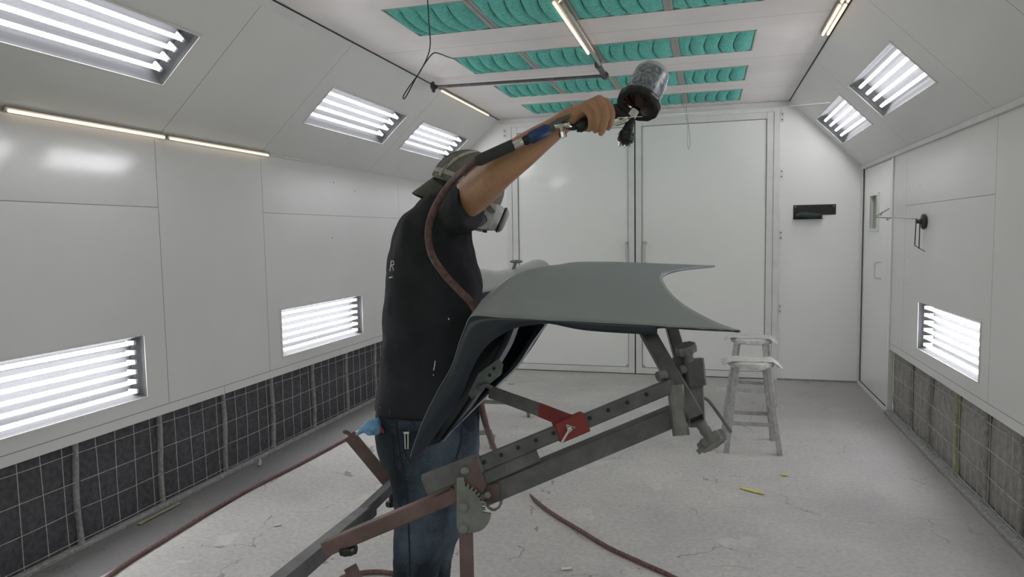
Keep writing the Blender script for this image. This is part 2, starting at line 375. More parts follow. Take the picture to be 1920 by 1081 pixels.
# ------------------------------------------------------------------ room dimensions
XL, XR, XCL, XCR, ZW, ZC, D, Y0 = -2.947, 1.409, -2.211, .749, 2.083, 2.7535, 7.3, -0.35
ZG = .526                     # top of exhaust filters
SLEN = math.hypot(XCL-XL, ZC-ZW)
def holed(name, org, U, V, lu, lv, holes, m, thick, nout):
    "wall sheet with rectangular holes; holes in (u0,u1,v0,v1)"
    us = sorted({0, lu, *[h[0] for h in holes], *[h[1] for h in holes]}); vs = sorted({0, lv, *[h[2] for h in holes], *[h[3] for h in holes]})
    bm = NB(); org = Vector(org); U = Vector(U); V = Vector(V); nn = Vector(nout)*thick; g = {}
    def vt(i, j, k):
        if (i, j, k) not in g: g[(i, j, k)] = bm.verts.new(org+U*us[i]+V*vs[j]+nn*k)
        return g[(i, j, k)]
    def solid(i, j):
        if not (0 <= i < len(us)-1 and 0 <= j < len(vs)-1): return False
        cu = (us[i]+us[i+1])/2; cv = (vs[j]+vs[j+1])/2
        return not any(h[0] < cu < h[1] and h[2] < cv < h[3] for h in holes)
    for i in range(len(us)-1):
        for j in range(len(vs)-1):
            if not solid(i, j): continue
            for k in (0, 1): bm.faces.new([vt(i,j,k), vt(i+1,j,k), vt(i+1,j+1,k), vt(i,j+1,k)])
            if not solid(i-1, j): bm.faces.new([vt(i,j,0), vt(i,j+1,0), vt(i,j+1,1), vt(i,j,1)])
            if not solid(i+1, j): bm.faces.new([vt(i+1,j,0), vt(i+1,j+1,0), vt(i+1,j+1,1), vt(i+1,j,1)])
            if not solid(i, j-1): bm.faces.new([vt(i,j,0), vt(i+1,j,0), vt(i+1,j,1), vt(i,j,1)])
            if not solid(i, j+1): bm.faces.new([vt(i,j+1,0), vt(i+1,j+1,0), vt(i+1,j+1,1), vt(i,j+1,1)])
    return struct(obj(name, bm, m, smooth=False))
LUP = [1.79, 4.27, 5.81]; LLO = [1.815, 4.26]; RUP = [1.80, 4.357, 5.905]; RLO = [1.80, 4.225]
FL = 1.195
struct(obj('floor', bx(NB(), (XL-.12, Y0, -.05), (XR+.12, D, 0)), m_floor, smooth=False))
sv = Vector((XCL-XL, 0, ZC-ZW)).normalized(); svr = Vector((XCR-XR, 0, ZC-ZW)).normalized()
nl = Vector((-sv.z, 0, sv.x)); nr = Vector((-svr.z, 0, svr.x))*-1
nl_out = Vector((-sv.z, 0, sv.x)); nr_out = Vector((-svr.z, 0, svr.x))
if nr_out.z < 0: nr_out = -nr_out
SV0 = .322; SV1 = .648   # fixture opening along the slope
holed('wall_left', (XL, Y0, 0), (0,1,0), (0,0,1), D-Y0, ZW, [(y-Y0, y+FL-Y0, .655, .99) for y in LLO]+[(1.53-Y0, 7.18-Y0, .02, ZG)], m_wl, .03, (-1,0,0))
holed('wall_right', (XR, Y0, 0), (0,1,0), (0,0,1), D-Y0, ZW, [(y-Y0, y+1.135-Y0, .662, .985) for y in RLO]+[(1.61-Y0, 6.12-Y0, .02, ZG), (6.17-Y0, 7.255-Y0, .03, 2.06)], m_wr, .03, (1,0,0))
holed('wall_upper_left', (XL, Y0, ZW), (0,1,0), sv, D-Y0, SLEN, [(y-Y0, y+FL-Y0, SV0, SV1) for y in LUP], m_sl, .03, nl_out)
holed('wall_upper_right', (XR, Y0, ZW), (0,1,0), svr, D-Y0, math.hypot(XCR-XR, ZC-ZW), [(y-Y0, y+FL-Y0, .30, .63) for y in RUP], m_sl, .03, nr_out)
ROWS = [(3.59, 4.10), (4.69, 5.18), (5.66, 6.16), (6.56, 7.06)]
COLX = [(-1.745, -1.283), (-1.232, -.785), (-.735, -.250), (-.200, .275)]
holed('ceiling', (XCL, Y0, ZC), (1,0,0), (0,1,0), XCR-XCL, D-Y0, [(-1.755-XCL, .285-XCL, a-.01-Y0, b+.01-Y0) for a, b in ROWS], m_ce, .03, (0,0,1))
bm = NB()   # back wall with the opening for the double door
for poly in ([(XL,0),(-2.125,0),(-2.125,2.705),(XCL-.06,2.705),(XL,ZW)], [(.665,0),(XR,0),(XR,ZW),(XCR+.05,2.705),(.665,2.705)], [(XCL-.055,2.705),(XCR+.047,2.705),(XCR,ZC),(XCL,ZC)]):
    prism(bm, [(x, D, z) for x, z in poly], (0, .05, 0))
struct(obj('wall_back', bm, m_wb, smooth=False))
# header strip above the door and the edge trims
bm = NB(); bx(bm, (XCL+.005, D-.012, 2.70), (XCR-.005, D, ZC-.002)); struct(obj('trim_1', bm, m_trimw, smooth=False))
bm = NB(); bx(bm, (-2.125, D-.02, 0), (-2.07, D+.03, 2.705)); bx(bm, (.61, D-.02, 0), (.665, D+.03, 2.705)); bx(bm, (-2.07, D-.02, 2.655), (.61, D+.03, 2.705)); struct(obj('trim_2', bm, m_frame, smooth=False, bevel=.003))
bm = NB(); bx(bm, (XR-.022, Y0, ZW-.022), (XR-.001, D-.02, ZW+.012)); struct(obj('trim_3', bm, m_trimw, smooth=False, bevel=.003))
bm = NB(); bar(bm, (XL+.012, Y0, ZW-.004), (XL+.012, 2.28, ZW-.004), .02, .03); bar(bm, (XL+.006, 4.2, ZW), (XL+.006, D, ZW), .008, .010); struct(obj('trim_4', bm, m_trimw, smooth=False))
bm = NB(); bar(bm, Vector((XCL, Y0, ZC))-sv*.03-nl_out*.003, Vector((XCL, 3.95, ZC))-sv*.03-nl_out*.003, .004, .06, up=sv); struct(obj('trim_5', bm, m_trimw, smooth=False))
bm = NB(); bar(bm, (XCL+.003, Y0, ZC-.004), (XCL+.003, D, ZC-.004), .006, .006); bar(bm, (XCR-.003, Y0, ZC-.004), (XCR-.003, D, ZC-.004), .006, .006); struct(obj('trim_6', bm, m_dark, smooth=False))
bm = NB()   # kerbs under the filters
bx(bm, (XL-.03, 1.3, 0), (XL+.012, 7.2, .022)); struct(obj('baseboard_left', bm, m_post, smooth=False, bevel=.004))
bm = NB(); bx(bm, (XR-.035, 1.3, 0), (XR+.03, 6.12, .03)); struct(obj('baseboard_right', bm, m_post, smooth=False, bevel=.006))
bm = NB(); bx(bm, (.665, D-.008, 0), (XR-.01, D, .018)); struct(obj('baseboard_back', bm, m_post, smooth=False))

# double door at the back
def leaf(name, x0, x1, hx):
    b = .062; bm = NB(); bx(bm, (x0+.01, D+.004, .03), (x1-.01, D+.024, 2.65)); o = struct(obj(name, bm, m_door, smooth=False))
    bm = NB()
    for lo, hi in (((x0, .012), (x0+b, 2.655)), ((x1-b, .012), (x1, 2.655)), ((x0+b, .012), (x1-b, .012+b)), ((x0+b, 2.655-b), (x1-b, 2.655))):
        bx(bm, (lo[0], D-.014, lo[1]), (hi[0], D+.028, hi[1]))
    pieces('door_rail', bm, m_frame, o, smooth=False, bevel=.003)
    for lo, hi in (((x0+b, .012+b), (x0+b+.005, 2.655-b)), ((x1-b-.005, .012+b), (x1-b, 2.655-b)), ((x0+b, .012+b), (x1-b, .017+b)), ((x0+b, 2.650-b), (x1-b, 2.655-b))):
        obj('gap_line', bx(NB(), (lo[0], D-.002, lo[1]), (hi[0], D+.006, hi[1])), m_galvd, o, smooth=False)  # thin dark strips added to draw the gap lines between rail and panel
    bm = NB()   # small corner gussets
    for cx, s in ((x0+b, 1), (x1-b, -1)):
        prism(bm, [(cx, D-.008, .012+b), (cx+s*.045, D-.008, .012+b), (cx, D-.008, .012+b+.045)], (0, .01, 0))
    pieces('corner_gusset', bm, m_galv, o, smooth=False)
    bm = NB(); tube(bm, [(hx, D, 1.39), (hx, D-.045, 1.385), (hx, D-.05, 1.34), (hx, D-.05, 1.22), (hx, D-.045, 1.18), (hx, D, 1.175)], .009, 10, 4)
    lathe(bm, [(.002,0),(.02,0),(.02,.006),(.002,.006)], (hx, D+.004, 1.39), (0,-1,0)); lathe(bm, [(.002,0),(.02,0),(.02,.006),(.002,.006)], (hx, D+.004, 1.175), (0,-1,0))
    obj('handle', bm, m_pin, o)
    return o
dl = leaf('door_1', -2.068, -.748, -.83); dr = leaf('door_2', -.735, .608, -.64)
bm = NB(); bx(bm, (-.747, D-.002, .005), (-.736, D+.03, 2.655)); bx(bm, (-2.07, D+.01, .0), (.61, D+.03, .012)); struct(obj('trim_7', bm, m_dark, smooth=False))
for (x0, z, dd_) in ((.668, 2.60, dr), (.668, 2.05, dr), (.668, 1.45, dr), (.668, .72, dr), (-2.16, 2.60, dl)):
    hg = obj('hinge_plate', bx(NB(), (x0, D-.010, z-.05), (x0+.032, D, z+.05)), m_frame, dd_, smooth=False)
    for k in (-.025, .025):
        bm = NB(); lathe(bm, [(.001,0),(.007,0),(.005,.006),(.001,.006)], (x0+.016, D-.010, z+k), (0,-1,0), 8); obj('hinge_screw', bm, m_steel, hg)

# personnel door in the right wall
bm = NB(); wy0, wy1, wz0, wz1 = 6.655, 6.93, 1.50, 1.79
o3 = holed('door_3', (XR+.008, 6.178, .036), (0,1,0), (0,0,1), 1.07, 2.02, [(wy0-6.178, wy1-6.178, wz0-.036, wz1-.036)], m_door, .03, (1,0,0))
bm.free(); bm = NB()
for lo, hi in (((6.62, 1.475), (wy0, 1.815)), ((wy1, 1.475), (6.965, 1.815)), ((wy0, 1.475), (wy1, wz0)), ((wy0, wz1), (wy1, 1.815))): bx(bm, (XR-.006, lo[0], lo[1]), (XR+.012, hi[0], hi[1]))
obj('window_frame', bm, m_frame, o3, smooth=False, bevel=.003)
obj('window_pane', bx(NB(), (XR+.02, wy0, wz0), (XR+.024, wy1, wz1)), m_wglass, o3, smooth=False)
bm = NB(); hy = 6.50; tube(bm, [(XR+.008, hy, 1.215), (XR-.04, hy, 1.21), (XR-.045, hy, 1.17), (XR-.045, hy, 1.12), (XR-.04, hy, 1.08), (XR+.008, hy, 1.075)], .008, 10, 4); obj('handle', bm, m_trimw, o3)
bm = NB()
for a, b in (((6.12, 0), (6.172, 2.062)), ((7.253, 0), (7.29, 2.062))): bx(bm, (XR-.010, a[0], a[1]), (XR-.0005, b[0], b[1]))
bx(bm, (XR-.010, 6.172, 0), (XR-.0005, 7.253, .034)); struct(obj('trim_8', bm, m_frame, smooth=False, bevel=.002))
bm = NB(); bx(bm, (XR+.002, 7.245, .03), (XR+.012, 7.256, 2.06)); bx(bm, (XR+.002, 6.17, .03), (XR+.012, 7.25, .036)); struct(obj('trim_9', bm, m_dark, smooth=False))
obj('backing', bx(NB(), (XR+.11, 6.1, 1.2), (XR+.13, 7.2, 2.0)), m_steell, o3, smooth=False)

# ------------------------------------------------------------------ recessed fluorescent fixtures
def fixture(name, L, H, n, gap, label, cat):
    "local: X along, Y across, Z into the room"
    t = thing(name, label, cat)
    bm = NB(); d = .085; L2 = L/2; H2 = H/2; sl = .028
    for q in ([(-L2,-H2,0),(L2,-H2,0),(L2-.012,-H2+sl,-d),(-L2+.012,-H2+sl,-d)], [(-L2,H2,0),(L2,H2,0),(L2-.012,H2-sl,-d),(-L2+.012,H2-sl,-d)],
              [(-L2,-H2,0),(-L2,H2,0),(-L2+.012,H2-sl,-d),(-L2+.012,-H2+sl,-d)], [(L2,-H2,0),(L2,H2,0),(L2-.012,H2-sl,-d),(L2-.012,-H2+sl,-d)]):
        bm.faces.new([bm.verts.new(v) for v in q])
    # ridged reflector between the tubes
    ys = [-H2+sl]+[(-(n-1)/2+k*.5)*gap for k in range(2*n-1)]+[H2-sl]
    zs = [-d]+[-d if k % 2 == 0 else -d+.006 for k in range(2*n-1)]+[-d]
    for (ya, za), (yb, zb) in zip(zip(ys, zs), list(zip(ys, zs))[1:]):
        bm.faces.new([bm.verts.new(v) for v in ((-L2+.012,ya,za),(L2-.012,ya,za),(L2-.012,yb,zb),(-L2+.012,yb,zb))])
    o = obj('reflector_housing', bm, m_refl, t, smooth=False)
    for k in range(n):
        y = (k-(n-1)/2)*gap; bm = NB(); lathe(bm, [(.004,0),(.0105,.004),(.0105,L-.094),(.004,L-.09)], (-L2+.045, y, -.036), (1,0,0), 14)
        tb = obj('fluorescent_tube', bm, m_tube, t)
        bm = NB()
        for s in (-1, 1): bx(bm, (s*(L2-.045)-(.014 if s < 0 else -.0), y-.011, -d+.004), (s*(L2-.045)+(.014 if s > 0 else -.0), y+.011, -.024))
        pieces('tube_socket', bm, m_cap, tb, smooth=False)
    bm = NB(); e = .012
    for lo, hi in (((-L2-e,-H2-e),(L2+e,-H2)), ((-L2-e,H2),(L2+e,H2+e)), ((-L2-e,-H2),(-L2,H2)), ((L2,-H2),(L2+e,H2))): bx(bm, (lo[0],lo[1],0.0005), (hi[0],hi[1],.0035))
    pieces('trim_frame', bm, m_trimw, t, smooth=False)
    obj('glass_pane', bx(NB(), (-L2,-H2,-.006), (L2,H2,-.003)), m_glass, t, smooth=False)
    return t
def put(t, c, X, Y, Z):
    M = Matrix((Vector(X), Vector(Y), Vector(Z))).transposed()
    t.location = c; t.rotation_euler = M.to_euler()
up4 = fixture('recessed_light', FL, SV1-SV0, 4, .066, '', 'light')
lo6 = fixture('wall_light', FL, .335, 6, .053, '', 'light')
G4, G6 = 'four-tube lights in the sloped panels', 'six-tube lights low in the side walls'
lab = ['large four-tube recessed light in left sloped panel, cut by the top left corner', 'four-tube recessed light in left sloped panel, left of the painter', 'smaller-looking four-tube light in left sloped panel, partly behind the painter\'s cap']
first = True
for y, lb in zip(LUP, lab):
    t = up4 if first else copy_tree(up4); first = False
    put(t, Vector((XL, y+FL/2, ZW))+sv*(SV0+SV1)/2, (0,-1,0), sv if False else sv*1, -nl_out) if False else put(t, Vector((XL, y+FL/2, ZW))+sv*(SV0+SV1)/2, Vector(sv).cross(-nl_out), sv, -nl_out)
    tag(t, lb, 'light', G4)
lab = ['four-tube recessed light in right sloped panel, at the extreme top right corner', 'larger diamond-shaped four-tube light in right sloped panel', 'smaller four-tube light in right sloped panel, nearest the back wall']
for y, lb in zip(RUP, lab):
    t = copy_tree(up4); put(t, Vector((XR, y+FL/2, ZW))+svr*.465, Vector(svr).cross(-nr_out), svr, -nr_out); tag(t, lb, 'light', G4)
first = True
for y, lb in zip(LLO, ('bright six-tube light low in left wall, cut by the left edge', 'six-tube light low in left wall, just left of the painter')):
    t = lo6 if first else copy_tree(lo6); first = False
    put(t, (XL, y+FL/2, .8225), Vector((0,0,1)).cross(Vector((1,0,0))), (0,0,1), (1,0,0)); tag(t, lb, 'light', G6)
r6 = fixture('wall_light', 1.135, .323, 6, .0515, '', 'light')
first = True
for y, lb in zip(RLO, ('six-tube light low in right wall, nearest the open end', 'six-tube light low in right wall, the only lamp above the right filters')):
    t = r6 if first else copy_tree(r6); first = False
    put(t, (XR, y+.5675, .8235), Vector((0,0,1)).cross(Vector((-1,0,0))), (0,0,1), (-1,0,0)); tag(t, lb, 'light', G6)

# warm strip lamps
def strip(name, a, b, off, label, n=1, sep=.035, r=.009, side=None):
    a = Vector(a); b = Vector(b); t = thing(name, label, 'light', a, 'warm white strip lamps'); d = (b-a).normalized(); s = (side or Vector((1,0,0)))
    bm = NB(); bar(bm, a-d*.015, b+d*.015, (.024+sep*(n-1)) , .010, up=off); obj('strip_housing', bm, m_galv, t, smooth=False)
    for k in range(n):
        o = Vector(off)*-.012 + s*((k-(n-1)/2)*sep); bm = NB(); tube(bm, [a+o, b+o], r, 10); obj('strip_tube', bm, m_warm, t)
    return t
strip('strip_light', (XL+.018, 2.32, ZW-.002), (XL+.018, 3.21, ZW-.002), (-.7,0,.7), 'warm strip lamp where left wall meets its sloped panel, nearer one', r=.0075)
strip('strip_light', (XL+.018, 3.255, ZW-.002), (XL+.018, 4.155, ZW-.002), (-.7,0,.7), 'warm strip lamp where left wall meets its sloped panel, farther one', r=.0065)
strip('strip_light', (XCL+.018, 5.58, ZC-.012), (XCL+.018, 6.15, ZC-.012), (0,0,1), 'thin yellowish strip lamp along left ceiling edge beside the black bar', r=.006)
strip('strip_light', (XCL+.018, 6.18, ZC-.012), (XCL+.018, 6.88, ZC-.012), (0,0,1), 'thin yellowish strip lamp along left ceiling edge nearest the back wall', r=.006)
strip('strip_light', (-.785, 3.70, ZC-.012), (-.785, 4.80, ZC-.012), (0,0,1), 'pair of warm tubes on the middle of the ceiling over the painter\'s hand', 2, .034, .008)
strip('strip_light', (XCR-.045, 4.26, ZC-.012), (XCR-.045, 4.85, ZC-.012), (0,0,1), 'pair of warm tubes along the right ceiling edge', 2, .030, .0075)
strip('strip_light', (XCR-.045, 3.55, ZC-.012), (XCR-.045, 4.20, ZC-.012), (0,0,1), 'pair of warm tubes along right ceiling edge, cut by the top of the photo', 2, .030, .0075)

# ------------------------------------------------------------------ ceiling filters
def ceil_filter(L, H):
    t = thing('ceiling_filter', '', 'filter'); bm = NB(); nx, ny = 60, 16; rows = []
    for j in range(ny+1):
        v = j/ny; row = []
        for i in range(nx+1):
            u = i/nx; e = min(1, min(u, 1-u)*9); ev = math.sin(PI*min(max(v, 0), 1))**.45
            z = -.002 - ev*(e**.6)*(.008 + .026*abs(math.sin(PI*u*5))**.5) - .004*noise.noise(Vector((u*9, v*6, 1)))
            row.append(Vector(((u-.5)*L-L*.06*math.sin(PI*v)*min(1, u*5, (1-u)*5), (v-.5)*H, z if 0 < v < 1 and 0 < u < 1 else 0)))
        rows.append(row)
    V = [[bm.verts.new(p) for p in r] for r in rows]
    for a, b in zip(V[:-1], V[1:]):
        for i in range(nx): bm.faces.new((a[i], a[i+1], b[i+1], b[i]))
    obj('fibre_pad', bm, m_teal, t)
    bm = NB()
    for k in range(1, 5):
        x = (k/5-.5)*L; tube(bm, [(x-L*.06*math.sin(PI*v_), (v_-.5)*H, -.0015-math.sin(PI*v_)**.45*.0105) for v_ in (.10, .22, .36, .5, .64, .78, .9)], .0028, 6, 2)
    pieces('seam_wire', bm, m_tealdark, t)
    return t
cf = ceil_filter(.455, .49); first = True
rown = ['row nearest the camera', 'second row', 'third row', 'row nearest the back wall']; coln = ['leftmost', 'second from left', 'third from left', 'rightmost']
for ri, (a, b) in enumerate(ROWS):
    for ci, (x0, x1) in enumerate(COLX):
        t = cf if first else copy_tree(cf); first = False
        t.location = ((x0+x1)/2, (a+b)/2, ZC+.004); t.scale = ((x1-x0)/.455, (b-a)/.49, 1)
        tag(t, 'teal quilted ceiling filter, %s in the ceiling %s' % (coln[ci], rown[ri]), 'filter', 'teal ceiling filters')
    bm = NB()
    for (p0, p1), (q0, q1) in zip(COLX[:-1], COLX[1:]): bx(bm, (p1, a-.01, ZC-.001), (q0, b+.01, ZC+.02))
    for x in ((p+q)/2 for (_, p), (q, _) in zip(COLX[:-1], COLX[1:])): bx(bm, (x-.003, a-.01, ZC-.006), (x+.003, b+.01, ZC-.001))
    bx(bm, (-1.755, a-.010, ZC-.003), (.285, a-.004, ZC+.02)); bx(bm, (-1.755, b+.004, ZC-.003), (.285, b+.010, ZC+.02)); bx(bm, (-1.755, a-.01, ZC-.003), (-1.746, b+.01, ZC+.02)); bx(bm, (.276, a-.01, ZC-.003), (.285, b+.01, ZC+.02))
    struct(obj('trim_%d' % (10+ri), bm, m_galv, None, smooth=False))
    bx_ = NB(); bx(bx_, (-1.8, a-.05, ZC+.06), (.33, b+.05, ZC+.07)); struct(obj('ceiling', bx_, m_dark, smooth=False))

# ------------------------------------------------------------------ exhaust filters along the floor
PL = [1.52, 2.045, 2.565, 3.10, 3.635, 4.14, 4.665, 5.18, 5.70, 6.22, 6.72, 7.185]
PR = [1.60, 2.12, 2.64, 3.17, 3.70, 4.13, 4.59, 5.11, 5.56, 6.125]
lnames = ['first','second','third','fourth','fifth','sixth','seventh','eighth','ninth','tenth','eleventh']
def bay(x, s, y0, y1, mpad, label, group, seed):
    "s=+1 room lies towards +x"
    rnd = random.Random(seed); t = thing('exhaust_filter', label, 'filter', (x, (y0+y1)/2, .02), group)
    bm = NB(); nx, nz = 16, 14; V = []
    for j in range(nz+1):
        V.append([bm.verts.new((x-s*(.035-.014*math.sin(PI*i/nx)*math.sin(PI*j/nz)-.006*noise.noise(Vector((i*.5+seed, j*.5, seed)))), lerp(y0, y1, i/nx), lerp(.018, ZG+.01, j/nz))) for i in range(nx+1)])
    for a, b in zip(V[:-1], V[1:]):
        for i in range(nx): bm.faces.new((a[i], a[i+1], b[i+1], b[i]))
    obj('felt_pad', bm, mpad, t)
    bm = NB(); xx = x-s*.012
    for k in range(1, 5):
        y = lerp(y0+.0, y1, k/4.6)+rnd.uniform(-.006, .006)
        tube(bm, [(xx, y+rnd.uniform(-.008,.008), .03), (xx, y, .25), (xx, y+rnd.uniform(-.01,.01), ZG+.005)], .0019, 5, 3)
    for k in range(4):
        z = .045+k*.145+rnd.uniform(-.005, .005)
        tube(bm, [(xx+s*.002, y0+.012, z+rnd.uniform(-.004,.004)), (xx+s*.002, (y0+y1)/2, z-.003), (xx+s*.002, y1-.012, z+rnd.uniform(-.004,.004))], .0019, 5, 3)
    obj('wire_grid', bm, m_wire, t)
for i, (a, b) in enumerate(zip(PL[:-1], PL[1:])):
    bay(XL, 1, a, b, m_pad, 'charcoal wire-fronted filter low on left wall, %s bay from the near end' % lnames[i], 'exhaust filters along the left wall', i)
for i, (a, b) in enumerate(zip(PR[:-1], PR[1:])):
    bay(XR, -1, a, b, m_padr, 'dusty wire-fronted filter low on right wall, %s bay from the near end' % lnames[i], 'exhaust filters along the right wall', 40+i)
def post(x, s, y, label, group, seed, mt):
    rnd = random.Random(seed); bm = NB()
    rings = []
    for k in range(13):
        z = lerp(.02, ZG+.004, k/12); w_ = .010+rnd.uniform(-.0015, .0025)+(.003 if k in (0, 12) else 0); dy = .006*math.sin(k*.5+seed)
        rings.append([(x+s*(-.022+.020*math.cos(q)), y+dy+w_*math.sin(q), z) for q in [2*PI*j/10 for j in range(10)]])
    loft(bm, rings); o = obj('filter_post', bm, mt, None); tag(o, label, 'post', group)
for i, y in enumerate(PL[:-1]): post(XL, 1, y, 'dusty wrapped grey upright between left wall filters, %s from the near end' % lnames[i], 'uprights between the left wall filters', i, m_post)
for i, y in enumerate(PR[:-1]): post(XR, -1, y, ('yellowish tape-wrapped upright between right wall filters' if i == 6 else 'dusty upright between right wall filters, %s from the near end' % lnames[i]), 'uprights between the right wall filters', 30+i, m_ytape if i == 6 else m_padr)
struct(obj('wall_left', bx(NB(), (XL-.14, 1.2, 0), (XL-.12, 7.25, .6)), m_dark, smooth=False))
struct(obj('wall_right', bx(NB(), (XR+.12, 1.2, 0), (XR+.14, 6.15, .6)), m_dark, smooth=False))

# ------------------------------------------------------------------ boom arm under the ceiling, hanging wires
t = thing('boom_arm', 'dark jointed boom arm reaching from left ceiling edge to the middle of the ceiling', 'arm', (XCL, 5.45, ZC))
J = P(1134, 142, (pl(1134, 142, 2, 2.66)-CAM).dot(fw)); A0 = P(815, 163, (pl(815, 163, 2, 2.69)-CAM).dot(fw)); J2 = J+Vector((-.015, -.12, .05)); E2 = pl(1052, 6, 2, 2.72)
bm = NB(); tube(bm, [A0, J], .012, 10); obj('arm_tube', bm, m_steel, t)
bm = NB(); tube(bm, [J2, E2], .011, 10); obj('arm_tube', bm, m_galv, t)
bm = NB(); lathe(bm, [(.002,0),(.04,0),(.045,.01),(.02,.02),(.013,.05)], A0-(J-A0).normalized()*.02, J-A0, 16); obj('wall_mount', bm, m_black, t)
bm = NB(); lathe(bm, [(.002,0),(.03,0),(.03,.035),(.002,.035)], J+Vector((0,.018,0)), (0,-1,0), 16); lathe(bm, [(.002,0),(.026,0),(.026,.035),(.002,.035)], J2+Vector((-.015,.018,0)), (0,-1,0), 16); bar(bm, J, J2+Vector((-.015,0,0)), .03, .03); obj('joint', bm, m_steel, t)
bm = NB(); bar(bm, J2+Vector((0,0,.02)), (J2.x, J2.y, ZC), .02, .012); obj('ceiling_hanger', bm, m_galv, t, smooth=False)
ds = (pl(800, 2, 2, ZC)-CAM).dot(fw)
bm = NB(); tube(bm, [pl(800, -30, 2, ZC), P(804, 40, 3.35), P(806, 90, 3.35), P(790, 130, 3.35), P(766, 164, 3.36), P(756, 181, 3.36), P(760, 183, 3.36), P(778, 150, 3.37), P(796, 120, 3.38), P(812, 100, 3.4), P(825, 101, 3.42), P(838, 106, 3.45), pl(850, 110, 2, ZC)], .0028, 6, 6)
tag(obj('hanging_wire', bm, m_dark, None), 'thin black looped wire hanging from the ceiling above the painter', 'wire')
bm = NB(); tube(bm, [pl(1288, 176, 2, ZC), P(1287, 205, 6.6), P(1291, 235, 6.6), P(1294, 262, 6.6), P(1292, 279, 6.6), P(1289, 270, 6.6), P(1289, 235, 6.6), P(1283, 205, 6.6), P(1279, 190, 6.6)], .003, 6, 5)
tag(obj('hanging_wire', bm, m_wire, None), 'thin grey looped wire hanging in front of the right back door', 'wire')
a = P(1158, 221, 1.70); b = P(1560, 192, 5.9)
bm = NB(); tube(bm, [a, P(1262, 214.5, 2.0), P(1420, 204, 3.0), pl(1556, 192, 1, 6.0)-Vector((0.0,0,0))], .0011, 5, 1)
tag(obj('thin_cord', bm, m_white, None), 'thin pale taut cord running from the spray gun towards the right sloped panel', 'cord')

# ------------------------------------------------------------------ things on the walls
t = thing('wall_rack', 'black metal strip rack screwed to the back wall', 'rack', (.987, D, 1.69))
bm = NB(); bx(bm, (.797, D-.006, 1.642), (1.181, D, 1.742)); bx(bm, (.797, D-.05, 1.602), (1.06, D, 1.607)); bx(bm, (.797, D-.006, 1.602), (1.06, D, 1.642)); obj('plate', bm, m_black, t, smooth=False)
bm = NB()
for x in (.815, 1.162): lathe(bm, [(.001,0),(.007,0),(.005,.004),(.001,.004)], (x, D-.006, 1.725), (0,-1,0), 8)
pieces('screw', bm, m_galv, t)
bm = NB(); V = []
for j in range(13):
    q = 2*PI*j/12
for i in range(15):
    u = i/14; r = .034*math.sin(PI*min(max(u, .04), .96))**.3
    V.append([(lerp(.818, 1.04, u), D-.052+.040*math.cos(2*PI*k/14)*r/.034, 1.640+r*.85*math.sin(2*PI*k/14)+.006*math.sin(u*6)+.004*noise.noise(Vector((u*5, k, 0)))) for k in range(14)])
bm.free(); bm = NB(); loft(bm, V); tag(obj('folded_cloth', bm, m_cloth, None), 'dark green folded cloth lying on the black wall rack', 'cloth')

my, mz = 5.26, 1.588; c0 = Vector((XR, my, mz))
def yp(px, py, y=my): return pl(px, py, 1, y)
t = thing('magnetic_arm', 'black magnetic mount on right wall holding a thin rod with clamp', 'holder', c0)
c1 = yp(1736, 415); bm = NB(); lathe(bm, [(.002,0),(.045,0),(.052,.008),(.052,.018),(.045,.024),(.014,.028),(.012,.06),(.002,.06)], (XR, my, c1.z), (-1,0,0), 28); obj('magnet_mount', bm, m_black, t)
e0 = Vector((XR-.06, my, c1.z)); q1 = yp(1722, 410); q2 = yp(1640, 407); bm = NB(); tube(bm, [e0, q1, q2], .0035, 8); obj('rod', bm, m_galv, t)
bm = NB(); a1, a2, a3 = yp(1718, 410), yp(1715, 460), yp(1723, 466); a4 = yp(1725, 410); bar(bm, a1, a2, .005, .008, up=(0,1,0)); bar(bm, a4, a3, .005, .008, up=(0,1,0)); bar(bm, a2, yp(1737, 473), .004, .006, up=(0,1,0)); obj('hook_bracket', bm, m_black, t, smooth=False)
bm = NB(); bar(bm, yp(1640, 407), yp(1667, 391), .012, .006, up=(0,0,1)); bar(bm, yp(1640, 407), yp(1671, 409), .012, .006, up=(0,0,1)); bar(bm, yp(1651, 404), yp(1654, 397), .012, .006); lathe(bm, [(.001,0),(.008,0),(.008,.01),(.001,.01)], yp(1664, 410), (0,0,-1), 8); obj('spring_clamp', bm, m_steell, t, smooth=False)

